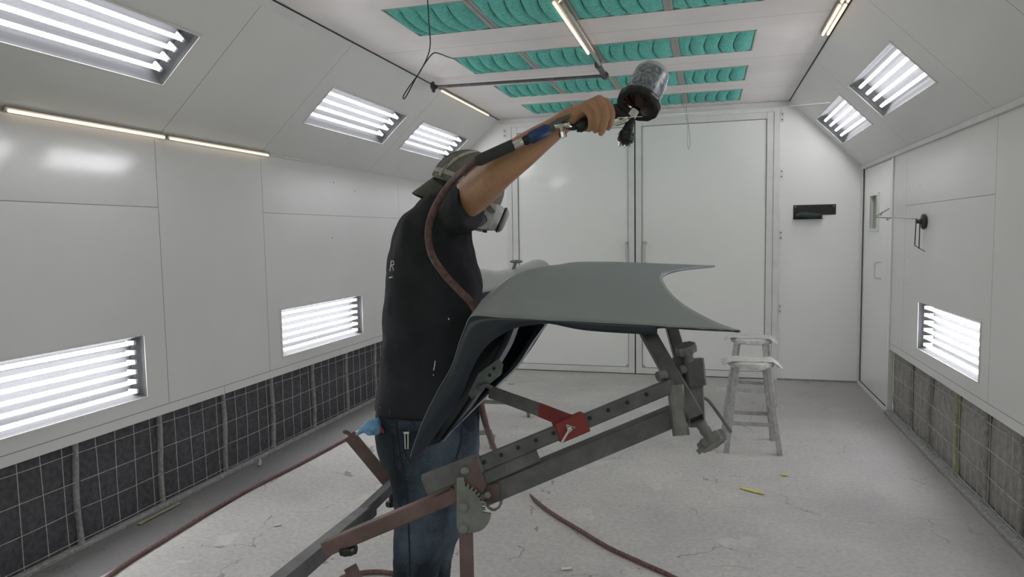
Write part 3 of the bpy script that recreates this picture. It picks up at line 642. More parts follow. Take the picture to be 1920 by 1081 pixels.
# ------------------------------------------------------------------ stools
def stool():
    t = thing('wooden_stool', '', 'stool'); H = .615; R = .155
    bm = NB(); lathe(bm, [(.01,H-.028),(R*.93,H-.03),(R,H-.02),(R,H-.008),(R*.95,H),(.01,H)], (0,0,0), (0,0,1), 40); obj('seat', bm, m_wood, t)
    def lp(sx_, sy_, z): k = lerp(.185, .105, z/H); return Vector((sx_*k, sy_*k, z))
    for sx_ in (-1, 1):
        for sy_ in (-1, 1):
            bm = NB(); bar(bm, lp(sx_, sy_, 0), lp(sx_, sy_, H-.028), .038, .038, up=(0,1,0), bev=.006); obj('leg', bm, m_wood, t, smooth=False)
    for z, dirs in ((.16, 'y'), (.23, 'x'), (.40, 'y'), (.33, 'x')):
        pass
    for ax, zz in (('x', (.20,)), ('y', (.245,))):
        for z in zz:
            for s in (-1, 1):
                bm = NB()
                if ax == 'x': bar(bm, lp(-1, s, z), lp(1, s, z), .016, .026, up=(0,0,1))
                else: bar(bm, lp(s, -1, z), lp(s, 1, z), .016, .026, up=(0,0,1))
                obj('rung', bm, m_wood, t, smooth=False)
    bm = NB(); rings = []; n = 64; rnd = random.Random(3)
    for r, z, am in ((.002, H+.004, 0), (.08, H+.005, .002), (.145, H+.006, .003), (.165, H-.004, .006), (.160, H-.03, .012), (.150, H-.042, .012), (.140, H-.044, .01), (.120, H-.034, .006)):
        rings.append([((r+am*noise.noise(Vector((math.cos(q)*6, math.sin(q)*6, z*60))))*math.cos(q), (r+am*noise.noise(Vector((math.cos(q)*6, math.sin(q)*6, z*60+9))))*math.sin(q), z+am*.9*noise.noise(Vector((math.cos(q)*5, math.sin(q)*5, z*30+5)))) for q in [2*PI*i/n for i in range(n)]])
    loft(bm, rings); obj('masking_cover', bm, m_cover, t)
    # loose sheet of film over the top with curled corners
    bm = NB(); V = []; nn = 14
    for j in range(nn+1):
        V.append([bm.verts.new(((i/nn-.5)*(.40+.03*math.sin(j)), (j/nn-.5)*.22, H+.010+.004*noise.noise(Vector((i*.6, j*.6, 0)))-max(0, abs(i/nn-.5)-.37)*(.34 if i > nn/2 else .20))) for i in range(nn+1)])
    for a, b in zip(V[:-1], V[1:]):
        for i in range(nn): bm.faces.new((a[i], a[i+1], b[i+1], b[i]))
    o = obj('film_sheet', bm, m_cover, t); sd = o.modifiers.new('solid', 'SOLIDIFY'); sd.thickness = .002
    return t
s1 = stool(); s2 = copy_tree(s1)
s1.location = (.285, 4.98, 0); s1.rotation_euler = (0,0,.05); s1.scale = (.93, .93, .985)
s2.location = (.345, 6.0, 0); s2.rotation_euler = (0,0,-.12)
tag(s1, 'dusty grey wooden stool with film-wrapped seat, the nearer of two', 'stool', 'wooden stools'); tag(s2, 'dusty grey wooden stool partly hidden behind the nearer stool', 'stool', 'wooden stools')

# ------------------------------------------------------------------ the painted fender
def plane3(px, py, A, B, C):
    n = (B-A).cross(C-A); r = fw + RT*((px-960)/F_PX) - UP*((py-540.5)/F_PX)
    return CAM + r*((A-CAM).dot(n)/r.dot(n))
FN = 1.66
fA, fB, fC = P(900, 593, 1.70), P(1388, 620, 1.62), P(1150, 490, 2.42)
root = thing('car_fender', 'dark satin car fender lying on the near stand in front of the painter', 'car panel', tuple(P(1100, 600, 1.9)))
NV = 24
def bez(pts, n): return cr([Vector((a, b, 0)) for a, b in pts], n)
cut = bez([(1388,620),(1352,608),(1318,592),(1285,573),(1261,553),(1247,534),(1241,519),(1250,508),(1285,501),(1341,498)], 8)
def samp(L, t):
    x = t*(len(L)-1); i = min(int(x), len(L)-2); return L[i].lerp(L[i+1], x-i)
def arcs(L):
    s = [0]
    for a, b in zip(L[:-1], L[1:]): s.append(s[-1]+(a-b).length)
    return s
rows = []
# u stations of the near and far edge (photo px, depth), tips first
near = [(1100,603.5),(1000,598.5),(940,595),(900,592)]
r1 = [plane3(1100, 603.5, fA, fB, fC).lerp(plane3(1150, 491, fA, fB, fC), v/NV) for v in range(NV+1)]
cv = []
for v in range(NV+1):
    t_ = v/NV; q = samp(cut, t_); cv.append(plane3(q.x, q.y, fA, fB, fC))
for k in range(14):
    t_ = k/14
    rows.append([cv[v].lerp(r1[v], t_) for v in range(NV+1)])
# stations after that: (near px,py,d),(far px,py,d), bulge
ST = [((1100,603.5,None),(1150,491,None),.0), ((1000,598.5,1.69),(1090,491,2.40),.012), ((940,595.5,1.695),(1060,494,2.38),.022), ((903,592,1.70),(1050,500,2.36),.034), ((882,594,1.70),(1046,512,2.34),.042),
      ((872,614,1.70),(1046,545,2.30),.042), ((862,640,1.70),(1040,582,2.27),.040), ((847,686,1.70),(1016,622,2.22),.036), ((820,734,1.71),(975,682,2.14),.030),
      ((798,778,1.72),(935,723,2.06),.026), ((779,826,1.74),(870,784,1.94),.018), ((769,858,1.75),(826,829,1.86),.008)]
stn = []
for (a, b, bl) in ST:
    A_ = plane3(a[0], a[1], fA, fB, fC) if a[2] is None else P(*a); B_ = plane3(b[0], b[1], fA, fB, fC) if b[2] is None else P(*b)
    stn.append([*A_, *B_, bl])
stn = crn(stn, 5)
for k, s_ in enumerate(stn):
    A_ = Vector(s_[:3]); B_ = Vector(s_[3:6]); bl = s_[6]
    pa = stn[max(k-1, 0)]; pb = stn[min(k+1, len(stn)-1)]
    tu = (Vector(pb[:3])+Vector(pb[3:6]))-(Vector(pa[:3])+Vector(pa[3:6]))
    n_ = (B_-A_).cross(tu).normalized()
    if n_.dot(Vector((-.8, 0, 1))) < 0: n_ = -n_
    rows.append([A_.lerp(B_, v/NV)+n_*bl*4*(v/NV)*(1-v/NV)*(1.25) for v in range(NV+1)])
bm = NB(); loft(bm, rows, cap=False, closed=False)
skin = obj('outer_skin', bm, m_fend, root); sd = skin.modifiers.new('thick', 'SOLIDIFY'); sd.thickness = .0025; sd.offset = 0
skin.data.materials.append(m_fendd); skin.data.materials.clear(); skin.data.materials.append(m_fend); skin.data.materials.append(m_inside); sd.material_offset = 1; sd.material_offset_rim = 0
# edge flange along the near side growing into the wheel-arch lip
NE = [r[0] for r in rows]
def prj(p):
    v = p-CAM; d = v.dot(fw); return 960+F_PX*v.dot(RT)/d, 540.5-F_PX*v.dot(UP)/d, d
arch_top = [(1388,621,0),(1352,619.5,0),(1300,617,0),(1240,613.5,0),(1230,619,0),(1218,625,0),(1100,618,0),(1030,605,0),(1000,607,0),(965,614,0),(938,627,0),(914,645,0),(896,668,0),(880,700,0),(864,738,0),(848,770,0),(826,800,0),(800,836,0),(771,860,0)]
top_edge = [(1388,619),(1352,617.3),(1300,614.5),(1240,611),(1230,610.3),(1218,609.6),(1100,603.5),(1030,600),(985,597.5),(935,595),(905,592.5),(884,594),(872,614),(862,640),(847,686),(820,734),(798,778),(779,826),(769,858)]
pa = cr([Vector((x, y, 0)) for x, y, _ in arch_top], 4); pt = cr([Vector((x, y, 0)) for x, y in top_edge], 4)
def edep(q):
    best = min(NE, key=lambda p: (prj(p)[0]-q.x)**2+(prj(p)[1]-q.y)**2); return prj(best)[2]
bm = NB(); rr = []
for a, b in zip(pt, pa):
    d = edep(a); k = (b-a).length/60
    A_ = P(a.x, a.y, d); B_ = P(b.x, b.y, d+.004+.012*min(k, 1.5)); Mi = A_.lerp(B_, .5)-fw*.006*min(k, 1)
    rr.append([A_, A_.lerp(Mi, .6), Mi, Mi.lerp(B_, .6), B_, B_+fw*.014])
loft(bm, rr, cap=False, closed=False); fl = obj('arch_flange', bm, m_fendd, root); sd = fl.modifiers.new('thick', 'SOLIDIFY'); sd.thickness = .002
# flange round the cut-out
bm = NB(); rr = []
for i, q in enumerate(cut):
    p0 = plane3(q.x, q.y, fA, fB, fC); w_ = .004+.014*math.sin(PI*i/(len(cut)-1))**.8
    rr.append([p0, p0+Vector((-.004, 0, -w_))])
loft(bm, rr, cap=False, closed=False); fl = obj('cutout_flange', bm, m_fendl, root); sd = fl.modifiers.new('thick', 'SOLIDIFY'); sd.thickness = .0015
# inner brace and coated inner panel seen below the arch
bm = NB(); la = bez([(955,608),(938,648),(908,700),(868,765),(824,828)], 6); lb = bez([(972,612),(957,650),(922,706),(878,770),(828,830)], 6); rr = []
for i, (a, b) in enumerate(zip(la, lb)):
    t_ = i/(len(la)-1); d = lerp(1.86, 1.80, t_); rr.append([P(a.x, a.y, d), P((a.x+b.x)/2+2, (a.y+b.y)/2, d-.012), P(b.x, b.y, d+.004)])
loft(bm, rr, cap=False, closed=False); o = obj('inner_brace', bm, m_fendl, root); sd = o.modifiers.new('thick', 'SOLIDIFY'); sd.thickness = .002
bm = NB(); la = bez([(955,608),(938,648),(908,700),(868,765),(826,826)], 6); lb = bez([(1000,609),(975,650),(938,700),(886,752),(832,822)], 6); lc = bez([(1026,607),(1001,640),(973,684),(930,726),(838,816)], 6); rr = []
for i, (a, b, c) in enumerate(zip(la, lb, lc)):
    t_ = i/(len(la)-1); d = lerp(2.12, 1.84, t_)
    rr.append([P(a.x, a.y, d-.10*(1-t_)), P((a.x+b.x)/2, (a.y+b.y)/2, d+.01), P(b.x, b.y, d), P(b.x*.6+c.x*.4, b.y*.6+c.y*.4, d-.025), P(c.x, c.y, d+.045*(1-t_)-.01)])
bm.free(); bm = NB(); loft(bm, rr, cap=False, closed=False); o = obj('inner_panel', bm, m_fendi, root); sd = o.modifiers.new('thick', 'SOLIDIFY'); sd.thickness = .002
bm = NB(); rr = []
for i, (b, c) in enumerate(zip(lb, lc)):
    t_ = i/(len(la)-1); d = lerp(2.10, 1.82, t_)-.034
    rr.append([P(b.x*.7+c.x*.3, b.y*.7+c.y*.3, d+.02), P(b.x*.4+c.x*.6, b.y*.4+c.y*.6, d-.002), P(b.x*.15+c.x*.85, b.y*.15+c.y*.85, d-.006), P(c.x, c.y, d+.035)])
loft(bm, rr, cap=False, closed=False); o = obj('edge_roll', bm, m_fendl, root); sd = o.modifiers.new('thick', 'SOLIDIFY'); sd.thickness = .002
# mounting tab at the foot of the brace
bm = NB(); prism(bm, [P(x, y, 1.79) for x, y in ((897,700),(935,672),(944,683),(940,702),(912,724),(884,748),(878,738))], fw*.002)
o = obj('mounting_tab', bm, m_tab, root, smooth=False)
bm = NB()
for x, y in ((918,703),(926,690),(905,722)): lathe(bm, [(.001,0),(.0045,0),(.0045,.002),(.001,.002)], P(x, y, 1.789), -fw, 12)
pieces('bolt_hole', bm, m_dark, o)

# ------------------------------------------------------------------ near panel stand
root = thing('panel_stand', 'grey and red adjustable steel stand with pin holes holding the near fender', 'stand', tuple(Vector((P(874, 975, 1.53).x, P(874, 975, 1.53).y, 0))))
UPV = (0, 0, 1)
def sbar(name, a, b, w_, h_, m_, hollow=0, up=None, bev=.003, par=None):
    bm = NB(); bar(bm, P(*a), P(*b), w_, h_, up, hollow, bev); return obj(name, bm, m_, par or root, smooth=False)
nrm_up = -fw.cross(P(1262,780,1.6)-P(910,925,1.53)).normalized()
if nrm_up.z < 0: nrm_up = -nrm_up
gray_rail = sbar('main_rail', (905,927,1.555), (1264,778,1.62), .042, .046, m_steel, .003, nrm_up)
pr = sbar('pin_rail', (893,873,1.535), (1262,721,1.60), .030, .031, m_steel, .0025, nrm_up)
bm = NB()
for x, y in ((907.6,865.9),(939.6,852.3),(971.5,838.7),(1004.7,825),(1037.8,811.4),(1105.6,783.3),(1140.3,768.5),(1176,754),(1212,739)):
    d = lerp(1.535, 1.60, (x-893)/369)-.0166; lathe(bm, [(.0003,0),(.0046,0),(.0046,.0016),(.0003,.0016)], P(x, y, d), -fw, 14)
pieces('pin_hole', bm, m_dark, pr)
sbar('short_tube', (902,897,1.535), (1008,850.5,1.553), .028, .029, m_steel, .0025, nrm_up)
sl_ = sbar('sleeve', (797,908,1.528), (903,867,1.533), .040, .042, m_steel, .0, nrm_up, .005)
bm = NB(); prism(bm, [P(x, y, 1.512) for x, y in ((886,858),(892,856),(912,909),(905,925),(862,938),(850,908),(874,884))], fw*.006); obj('side_plate', bm, m_red, root, smooth=False)
bm = NB(); lathe(bm, [(.001,0),(.0085,0),(.0085,.008),(.006,.012),(.001,.012)], P(873.5,882.5,1.511), -fw-RT*.6+UP*.3, 12); obj('bolt', bm, m_steell, sl_)
sbar('lower_arm', (868,919,1.54), (612,1026,1.60), .034, .034, m_red, 0, nrm_up, .003)
sbar('arm_neck', (846,925,1.545), (936,918,1.55), .036, .040, m_red, 0, nrm_up, .003)
# toothed plate
tp = []
for x, y in ((316,315),(322,310),(370,308),(374,345)): tp.append((780+x/4.142, 820+y/4.142))
import itertools
cx, cy, Rg = 780+352/4.142, 820+560/4.142, 0
arc = cr([Vector((780+x/4.142, 820+y/4.142, 0)) for x, y in ((374,345),(420,375),(465,405),(500,445),(522,485),(535,530),(540,585))], 6)
for i, q in enumerate(arc):
    inn = (i//2) % 2; cpt = Vector((cx-4, cy, 0)); dr = (q-cpt).normalized(); qq = q - dr*(5.5 if inn else 0); tp.append((qq.x, qq.y))
    if i < len(arc)-1 and ((i+1)//2) % 2 != inn: q2 = q.lerp(arc[i+1], .5) - dr*(5.5 if not inn else 0); q3 = q.lerp(arc[i+1], .5); tp.append((q3.x-dr.x*(5.5 if inn else 0), q3.y-dr.y*(5.5 if inn else 0))); tp.append((q2.x, q2.y))
for x, y in ((583,590),(578,625),(562,665),(530,705),(490,728),(450,738),(410,740),(350,735),(326,715),(316,695)): tp.append((780+x/4.142, 820+y/4.142))
bm = NB(); prism(bm, [P(x, y, 1.500) for x, y in tp], fw*.007); gp = obj('toothed_plate', bm, m_steell, root, smooth=False)
for x, y in ((370,532),(368,698)):
    bm = NB(); lathe(bm, [(.001,0),(.013,0),(.013,.0015),(.009,.0015),(.009,.007),(.001,.0075)], P(780+x/4.142, 820+y/4.142, 1.500), -fw, 20); obj('bolt', bm, m_steell, gp)
bm = NB(); lathe(bm, [(.001,0),(.0055,0),(.0055,.02),(.007,.022),(.006,.026),(.001,.027)], P(905,931,1.50), (P(921,925,1.47)-P(905,931,1.50)), 12); obj('locking_pin', bm, m_steell, root)
# little chain
bm = NB(); ch = cr([P(911,944,1.50), P(918,952,1.50), P(927,955,1.50), P(937,948,1.51), P(941,936,1.52), P(947,928,1.53)], 3)
for i, (a, b) in enumerate(zip(ch[:-1], ch[1:])):
    c = (a+b)/2; d = (b-a).normalized(); s = (fw if i % 2 else d.cross(fw).normalized()); lk = [c+d*.0048*math.cos(q)+s*.0028*math.sin(q) for q in [2*PI*k/10 for k in range(10)]]
    tube(bm, lk, .0009, 5, closed=True)
obj('chain', bm, m_steel, root)
lg = P(873.5, 975, 1.522); bm = NB(); bar(bm, (lg.x, lg.y, lg.z+.03), (lg.x, lg.y, .13), .030, .026, up=fw, bev=.003); obj('leg', bm, m_red, root, smooth=False)
lg2 = P(600, 1035, 1.62); bm = NB(); bar(bm, (lg2.x+.02, lg2.y+.1, lg2.z-.08), (lg.x-.02, lg.y, .16), .026, .026, bev=.003); obj('leg', bm, m_red, root, smooth=False)
# crossbar on the left with sliding sleeve and hooked upright
sbar('cross_bar', (741,903,2.43), (640,1000,2.02), .034, .034, m_steel, 0, None, .003)
sbar('cross_sleeve', (694,954,2.23), (505,1112,1.53), .044, .044, m_steel, 0, None, .004)
bm = NB(); bar(bm, P(736,912,2.43), P(655,815,2.43), .014, .042, up=RT+UP*.8); u_ = obj('upright', bm, m_red, root, smooth=False)
bm = NB(); tube(bm, [P(661,822,2.43), P(655,813,2.43), P(648,809,2.43), P(645,811,2.43)], .007, 8, 4); obj('hook', bm, m_red, u_)
bm = NB(); a = P(733,918,2.42); b = P(735,938,2.42); tube(bm, [a, b], .010, 10); lathe(bm, [(.001,0),(.021,0),(.023,.008),(.021,.018),(.001,.02)], b, b-a, 32, 8, .08); obj('clamp_knob', bm, m_black, root)
bm = NB(); a = P(652,1012,1.585); b = P(653,1024,1.585); tube(bm, [a, b], .008, 10); lathe(bm, [(.001,0),(.019,0),(.021,.006),(.019,.016),(.001,.018)], b, b-a, 32, 8, .08); obj('clamp_knob', bm, m_black, root)
# red brace with hook, bracket and snap pin
sbar('brace', (918,734,1.80), (1012,768,1.655), .006, .032, m_steel, 0, UP, .0)
sbar('brace_red_end', (1012,768,1.655), (1068,790,1.57), .0065, .033, m_bred, 0, UP, .0)
bm = NB(); tube(bm, [P(922,727,1.790), P(910,721,1.780), P(900,726,1.776), P(896,722,1.778)], .006, 8, 4); obj('brace_hook', bm, m_steel, root)
bk = sbar('sliding_bracket', (1044,811,1.553), (1097,789,1.565), .038, .044, m_bred, 0, nrm_up, .003)
bm = NB(); tri = [P(1062,796,1.528), P(1078,801,1.528), P(1067,811,1.528)]; tube(bm, [tri[0], tri[1], tri[2], tri[0]], .0017, 6); tube(bm, [P(1068,804,1.528), P(1053,830,1.526)], .003, 8); lathe(bm, [(.001,0),(.006,0),(.005,.008),(.001,.009)], P(1068,803,1.532), -fw, 12); obj('snap_pin', bm, m_pin, bk)
# right-hand end: inclined support tubes, clamp blocks and knobs
sbar('support_tube', (1203,604,1.76), (1306,786,1.565), .036, .036, m_steel, .003, fw, .003)
o = sbar('dark_tube_inside', (1240,669,1.69), (1304.5,783,1.568), .029, .029, m_dark, 0, fw, 0)  # added dark bar, paints the shade inside the open tube end
sbar('support_tube', (1257,606,1.92), (1281,690,1.80), .032, .020, m_steel, 0, fw, .002)
sbar('upright', (1300,690,1.70), (1306,800,1.68), .036, .040, m_steell, .003, fw, .003)
sbar('clamp_block', (1297,672,1.685), (1303,722,1.68), .048, .052, m_steel, 0, fw, .005)
sbar('clamp_block', (1266,722,1.60), (1277,816,1.575), .034, .034, m_steell, 0, fw, .006)
sbar('clamp_plate', (1272,668,1.69), (1279,715,1.69), .030, .006, m_steel, 0, fw, 0)
def knob(c, ax, r, h, nk, m_, neck=.02):
    bm = NB(); lathe(bm, [(.001,0),(nk,0),(nk*.85,neck*.3),(nk,neck*.5),(nk*.85,neck*.8),(nk,neck)], c, ax, 20)
    lathe(bm, [(.001,neck),(r*.93,neck),(r,neck+h*.2),(r,neck+h*.8),(r*.88,neck+h),(r*.5,neck+h*1.02),(.001,neck+h*.8)], c, ax, 80, 10, .075); return obj('hand_knob', bm, m_, root)
knob(P(1293,676,1.665), P(1282,640,1.655)-P(1293,676,1.665), .0245, .020, .012, m_steell, .022)
knob(P(1314,794,1.60), P(1341,834,1.57)-P(1314,794,1.60), .034, .022, .014, m_steell, .036)
bm = NB(); bar(bm, P(1324,835,1.56), P(1308,848,1.56), .006, .010); obj('lever', bm, m_steell, root, smooth=False)
bm = NB(); tube(bm, [P(1320,746,1.72), P(1330,752,1.72), P(1352,782,1.70), P(1371,810,1.68)], .0042, 8, 4); obj('bent_rod', bm, m_steell, root)
bm = NB(); lathe(bm, [(.001,0),(.011,0),(.011,.012),(.007,.016),(.001,.017)], P(1275,693,1.66), RT+UP*.2, 12); lathe(bm, [(.001,0),(.012,0),(.012,.02),(.001,.021)], P(1247,702,1.61), -RT-UP*.2-fw*.4, 12); pieces('bolt', bm, m_steell, root)
# unseen foot of the stand
bm = NB(); bar(bm, (lg.x-.45, lg.y, .115), (lg.x+.45, lg.y, .115), .04, .04); bar(bm, (lg.x-.45, lg.y-.3, .115), (lg.x-.45, lg.y+.3, .115), .04, .04); bar(bm, (lg.x+.45, lg.y-.3, .115), (lg.x+.45, lg.y+.3, .115), .04, .04); obj('base_frame', bm, m_steel, root, smooth=False)
def caster(x, y, par, r=.04, z=.115):
    bm = NB(); lathe(bm, [(.004,-.012),(r*.9,-.012),(r,-.008),(r,.008),(r*.9,.012),(.004,.012)], (x, y, r), (1,.3,0), 28); w_ = obj('caster_wheel', bm, m_steell, par)
    bm = NB(); lathe(bm, [(.002,-.014),(r*.45,-.014),(r*.45,.014),(.002,.014)], (x, y, r), (1,.3,0), 20)
    for s in (-1, 1): prism(bm, [(x+s*.017, y-.016, 2*r+.012), (x+s*.017, y+.02, 2*r+.012), (x+s*.017, y+.008, r-.008), (x+s*.017, y-.008, r-.008)], (.002*s, 0, 0))
    bx(bm, (x-.022, y-.024, 2*r+.010), (x+.022, y+.024, 2*r+.016)); lathe(bm, [(.001,0),(.011,0),(.011,z-2*r-.01),(.001,z-2*r-.01)], (x, y, 2*r+.01), (0,0,1), 12); obj('caster_fork', bm, m_steell, w_, smooth=False)
for sx_ in (-.45, .45):
    for sy_ in (-.3, .3): caster(lg.x+sx_, lg.y+sy_, root)

# ------------------------------------------------------------------ far stand and far panel
c1 = pl(991, 781, 2, 0); c2 = pl(922, 840, 2, 0)
hubx = pl(868, 775, 2, .12)
root2 = thing('panel_stand', 'second stand on casters standing beyond the painter, mostly hidden', 'stand', (hubx.x, hubx.y, 0))
caster(c1.x, c1.y, root2, .042, .12); caster(c2.x, c2.y, root2, .038, .11)
fA2 = pl(860, 752, 2, .12); nA2 = pl(838, 826, 2, .12)
caster(fA2.x-.1, fA2.y, root2, .036, .11); caster(nA2.x-.2, nA2.y, root2, .036, .11)
bm = NB(); bar(bm, (fA2.x-.12, fA2.y, .125), (c1.x, c1.y, .115), .03, .03); bar(bm, (nA2.x-.22, nA2.y, .125), (c2.x, c2.y, .12), .03, .03); bar(bm, (fA2.x, fA2.y, .125), (nA2.x, nA2.y, .125), .03, .03); obj('base_frame', bm, m_steell, root2, smooth=False)
hb = Vector((fA2.x, fA2.y, .12)).lerp(Vector((nA2.x, nA2.y, .12)), .5)
ptop = P(886, 560, (Vector((hb.x, hb.y, 1))-CAM).dot(fw))
bm = NB(); bar(bm, (hb.x, hb.y, .12), (hb.x, hb.y, 1.02), .035, .035); obj('pole', bm, m_steell, root2, smooth=False)
bm = NB(); dd = (Vector((hb.x, hb.y, 1))-CAM).dot(fw); bar(bm, (hb.x-.35, hb.y, 1.02), (hb.x+.32, hb.y+.05, 1.02), .03, .03); obj('cross_bar', bm, m_steell, root2, smooth=False)
r2_ = thing('car_fender', 'second grey fender glimpsed between the painter\'s chest and the near fender', 'car panel', (hb.x, hb.y, 1.0))
bm = NB(); far = cr([Vector(q) for q in ((770,512,0),(860,503,0),(898,503,0),(930,507,0),(955,503,0),(980,495,0),(1000,487,0),(1014,487,0),(1024,496,0),(1028,510,0))], 5)
nea = cr([Vector(q) for q in ((770,560,0),(860,556,0),(905,548,0),(945,541,0),(975,535,0),(1000,528,0),(1022,520,0),(1034,516,0),(1040,520,0),(1040,530,0))], 5)
rr = []
for a, b in zip(far, nea):
    row = []
    for k in range(9):
        v = k/8; row.append(P(lerp(a.x, b.x, v), lerp(a.y, b.y, v)-9*math.sin(PI*v), lerp(dd+.22, dd-.2, v)))
    rr.append(row)
loft(bm, rr, cap=False, closed=False); o = obj('outer_skin', bm, mat('pale_satin_panel', (.36, .37, .355), .28, nscale=10, namt=.05), r2_); sd = o.modifiers.new('thick', 'SOLIDIFY'); sd.thickness = .004
bm = NB(); rr = []
for a in nea:
    rr.append([P(a.x, a.y, dd-.2), P(a.x+2, a.y+12, dd-.19)])
loft(bm, rr, cap=False, closed=False); o = obj('edge_flange', bm, m_fendd, r2_); sd = o.modifiers.new('thick', 'SOLIDIFY'); sd.thickness = .004
bm = NB(); q = P(968, 490, dd+.1); tube(bm, [P(962, 505, dd+.12), q], .012, 8); ell(bm, q, .052, .018, .013); obj('wing_knob', bm, m_steell, root2)

# ------------------------------------------------------------------ hoses
HM = m_hose
bm = NB(); hp = [P(897,298,1.775), P(876,314,1.81), P(850,338,1.90), P(826,370,1.95), P(808,408,1.985), P(803,445,1.985), P(812,482,1.985), P(836,517,1.985), P(863,546,1.97), P(887,573,1.965), P(905,620,2.02), P(905,690,2.06), P(901,745,2.12), P(911,795,2.35), P(926,838,2.8), P(945,878,3.4)]
fl_ = [pl(x, y, 2, .012) for x, y in ((980,915),(1010,943),(1040,965),(1090,995),(1140,1025),(1200,1053),(1262,1081),(1330,1120),(1300,1200),(1000,1210),(840,1120),(770,1083),(720,1072),(680,1073),(640,1083),(560,1140),(400,1180),(200,1110),(210,1075),(330,998),(450,926),(560,870),(650,822),(705,793),(740,775),(790,750))]
tube(bm, hp+fl_, .0105, 10, 6)
tag(obj('air_hose', bm, m_hose, None), 'dusty red air hose over the painter\'s shoulder and trailing across the floor', 'hose')

# ------------------------------------------------------------------ spray gun
sg = thing('spray_gun', 'chrome and black spray gun with large paint cup in the painter\'s hand', 'spray gun', tuple(P(1150, 225, 1.79)))
def gt(name, pts, r, m_, seg=14, n=0, par=None):
    bm = NB(); tube(bm, [P(*p) for p in pts], r, seg, n); return obj(name, bm, m_, par or sg)
gt('handle', [(1080,238,1.785),(1088,237,1.785),(1098,232,1.787),(1120,224,1.79),(1150,214,1.79),(1160,210,1.79)], [.013,.016,.015,.014,.014,.014], m_black)
gt('gun_body', [(1148,213,1.787),(1160,213,1.786),(1170,218,1.785),(1179,224,1.785)], [.011,.0125,.0125,.012], m_black, 8, 3)
gt('spray_head', [(1184,219,1.786),(1181,231,1.785),(1177,243,1.785),(1175,248,1.785)], [.009,.011,.0145,.016], m_black, 18, 3)
bm = NB(); bar(bm, P(1153,202,1.785), P(1163,216,1.783), .016, .020, up=RT, bev=.004); obj('rear_block', bm, m_black, sg, smooth=False)
gt('control_knob', [(1152,196,1.785),(1155,203,1.785),(1158,210,1.785)], [.0075,.009,.007], m_black)
gt('control_knob', [(1148,201,1.775),(1150,207,1.775)], [.006,.006], m_black)
bm = NB(); lathe(bm, [(.001,0),(.014,0),(.020,.006),(.021,.012),(.019,.016),(.021,.020),(.021,.026),(.016,.032),(.008,.034),(.007,.040),(.001,.040)], P(1176,246,1.785), P(1171,275,1.775)-P(1176,246,1.785), 60, 12, .035); ac = obj('air_cap', bm, m_black, sg)
bm = NB()
ax_ = (P(1171,275,1.775)-P(1176,246,1.785)).normalized(); c_ = P(1176,246,1.785)
for s in (-1, 1): tube(bm, [c_+ax_*.030+RT*s*.013, c_+ax_*.042+RT*s*.012], [.004,.0025], 8)
tube(bm, [c_+ax_*.034, c_+ax_*.046], [.005,.0025], 10)
obj('nozzle_horn', bm, m_chrome, ac)
bm = NB(); bar(bm, P(1147,235,1.772), P(1172,225,1.772), .010, .008); bar(bm, P(1172,225,1.772), P(1176,222,1.772), .012, .012); tube(bm, [P(1145,232,1.775), P(1157,233,1.772), P(1171,228,1.772)], .0045, 10, 3); obj('trigger', bm, m_chrome, sg)
gt('cup_adapter', [(1178,226,1.785),(1184,218,1.787),(1190,208,1.79)], [.009,.011,.013], m_chrome, 18)
LC = P(1197, 196, 1.795); TC = P(1229, 128, 1.83); AX = (TC-LC).normalized()
# lean the cup so the inside of the lid shows
AX = (UP*.86+RT*.42+fw*.36).normalized()
bm = NB(); lathe(bm, [(.012,-.016),(.016,-.012),(.047,-.002),(.047,.002),(.012,.002)], LC, AX, 40); obj('paint_filled_lid', bm, m_lid, sg)
bm = NB(); lathe(bm, [(.047,-.004),(.056,-.006),(.058,.000),(.058,.012),(.055,.016),(.047,.016),(.047,-.004)], LC, AX, 60, 12, .015); obj('lid_ring', bm, m_black, sg)
bm = NB(); lathe(bm, [(.049,.010),(.0485,.05),(.0475,.088),(.046,.100)], LC, AX, 40); loftcup = obj('paint_cup', bm, m_cup, sg)
bm = NB(); lathe(bm, [(.0468,.0995),(.0455,.108),(.038,.120),(.030,.122),(.001,.122)], LC, AX, 40); obj('cup_end', bm, m_cupt, sg)
# hose side fittings
gt('swivel', [(1062,236,1.775),(1070,238,1.778),(1080,238,1.783)], .008, m_black)
gt('valve_body', [(1037,237,1.765),(1046,236,1.766),(1055,234,1.768),(1064,234,1.77),(1070,236,1.775)], [.008,.0095,.006,.009,.006], m_chrome, 16, 2)
gt('valve_knob', [(1050,238,1.765),(1053,246,1.763),(1054,248,1.763),(1056,258,1.763)], [.006,.006,.010,.0105], m_chrome, 16)
bm = NB(); prism(bm, [P(x, y, 1.757) for x, y in ((1034,229),(1045,222),(1066,214),(1071,213),(1069,219),(1056,226),(1047,233),(1036,233))], fw*.012); obj('valve_lever', bm, m_steel, sg, smooth=False)
gt('hex_nut', [(1027,242,1.762),(1037,237.5,1.765)], .012, m_steel, 6)
gt('blue_fitting', [(990,261,1.752),(996,258,1.753),(1026,243,1.76),(1029,241.5,1.761)], [.011,.0165,.0165,.013], m_blue, 18)
gt('coupler_ring', [(981,265.5,1.75),(986,263,1.751),(991,260,1.752)], [.010,.0135,.012], m_black, 16)
gt('steel_coupler', [(962,274,1.747),(966,272,1.748),(980,266,1.75)], [.0115,.0105,.0105], m_chrome, 12)
gt('hose_grip', [(893,302,1.78),(899,300,1.778),(930,286,1.765),(958,273.5,1.75),(963,271,1.748)], [.013,.0155,.015,.015,.0145], m_grip, 18)

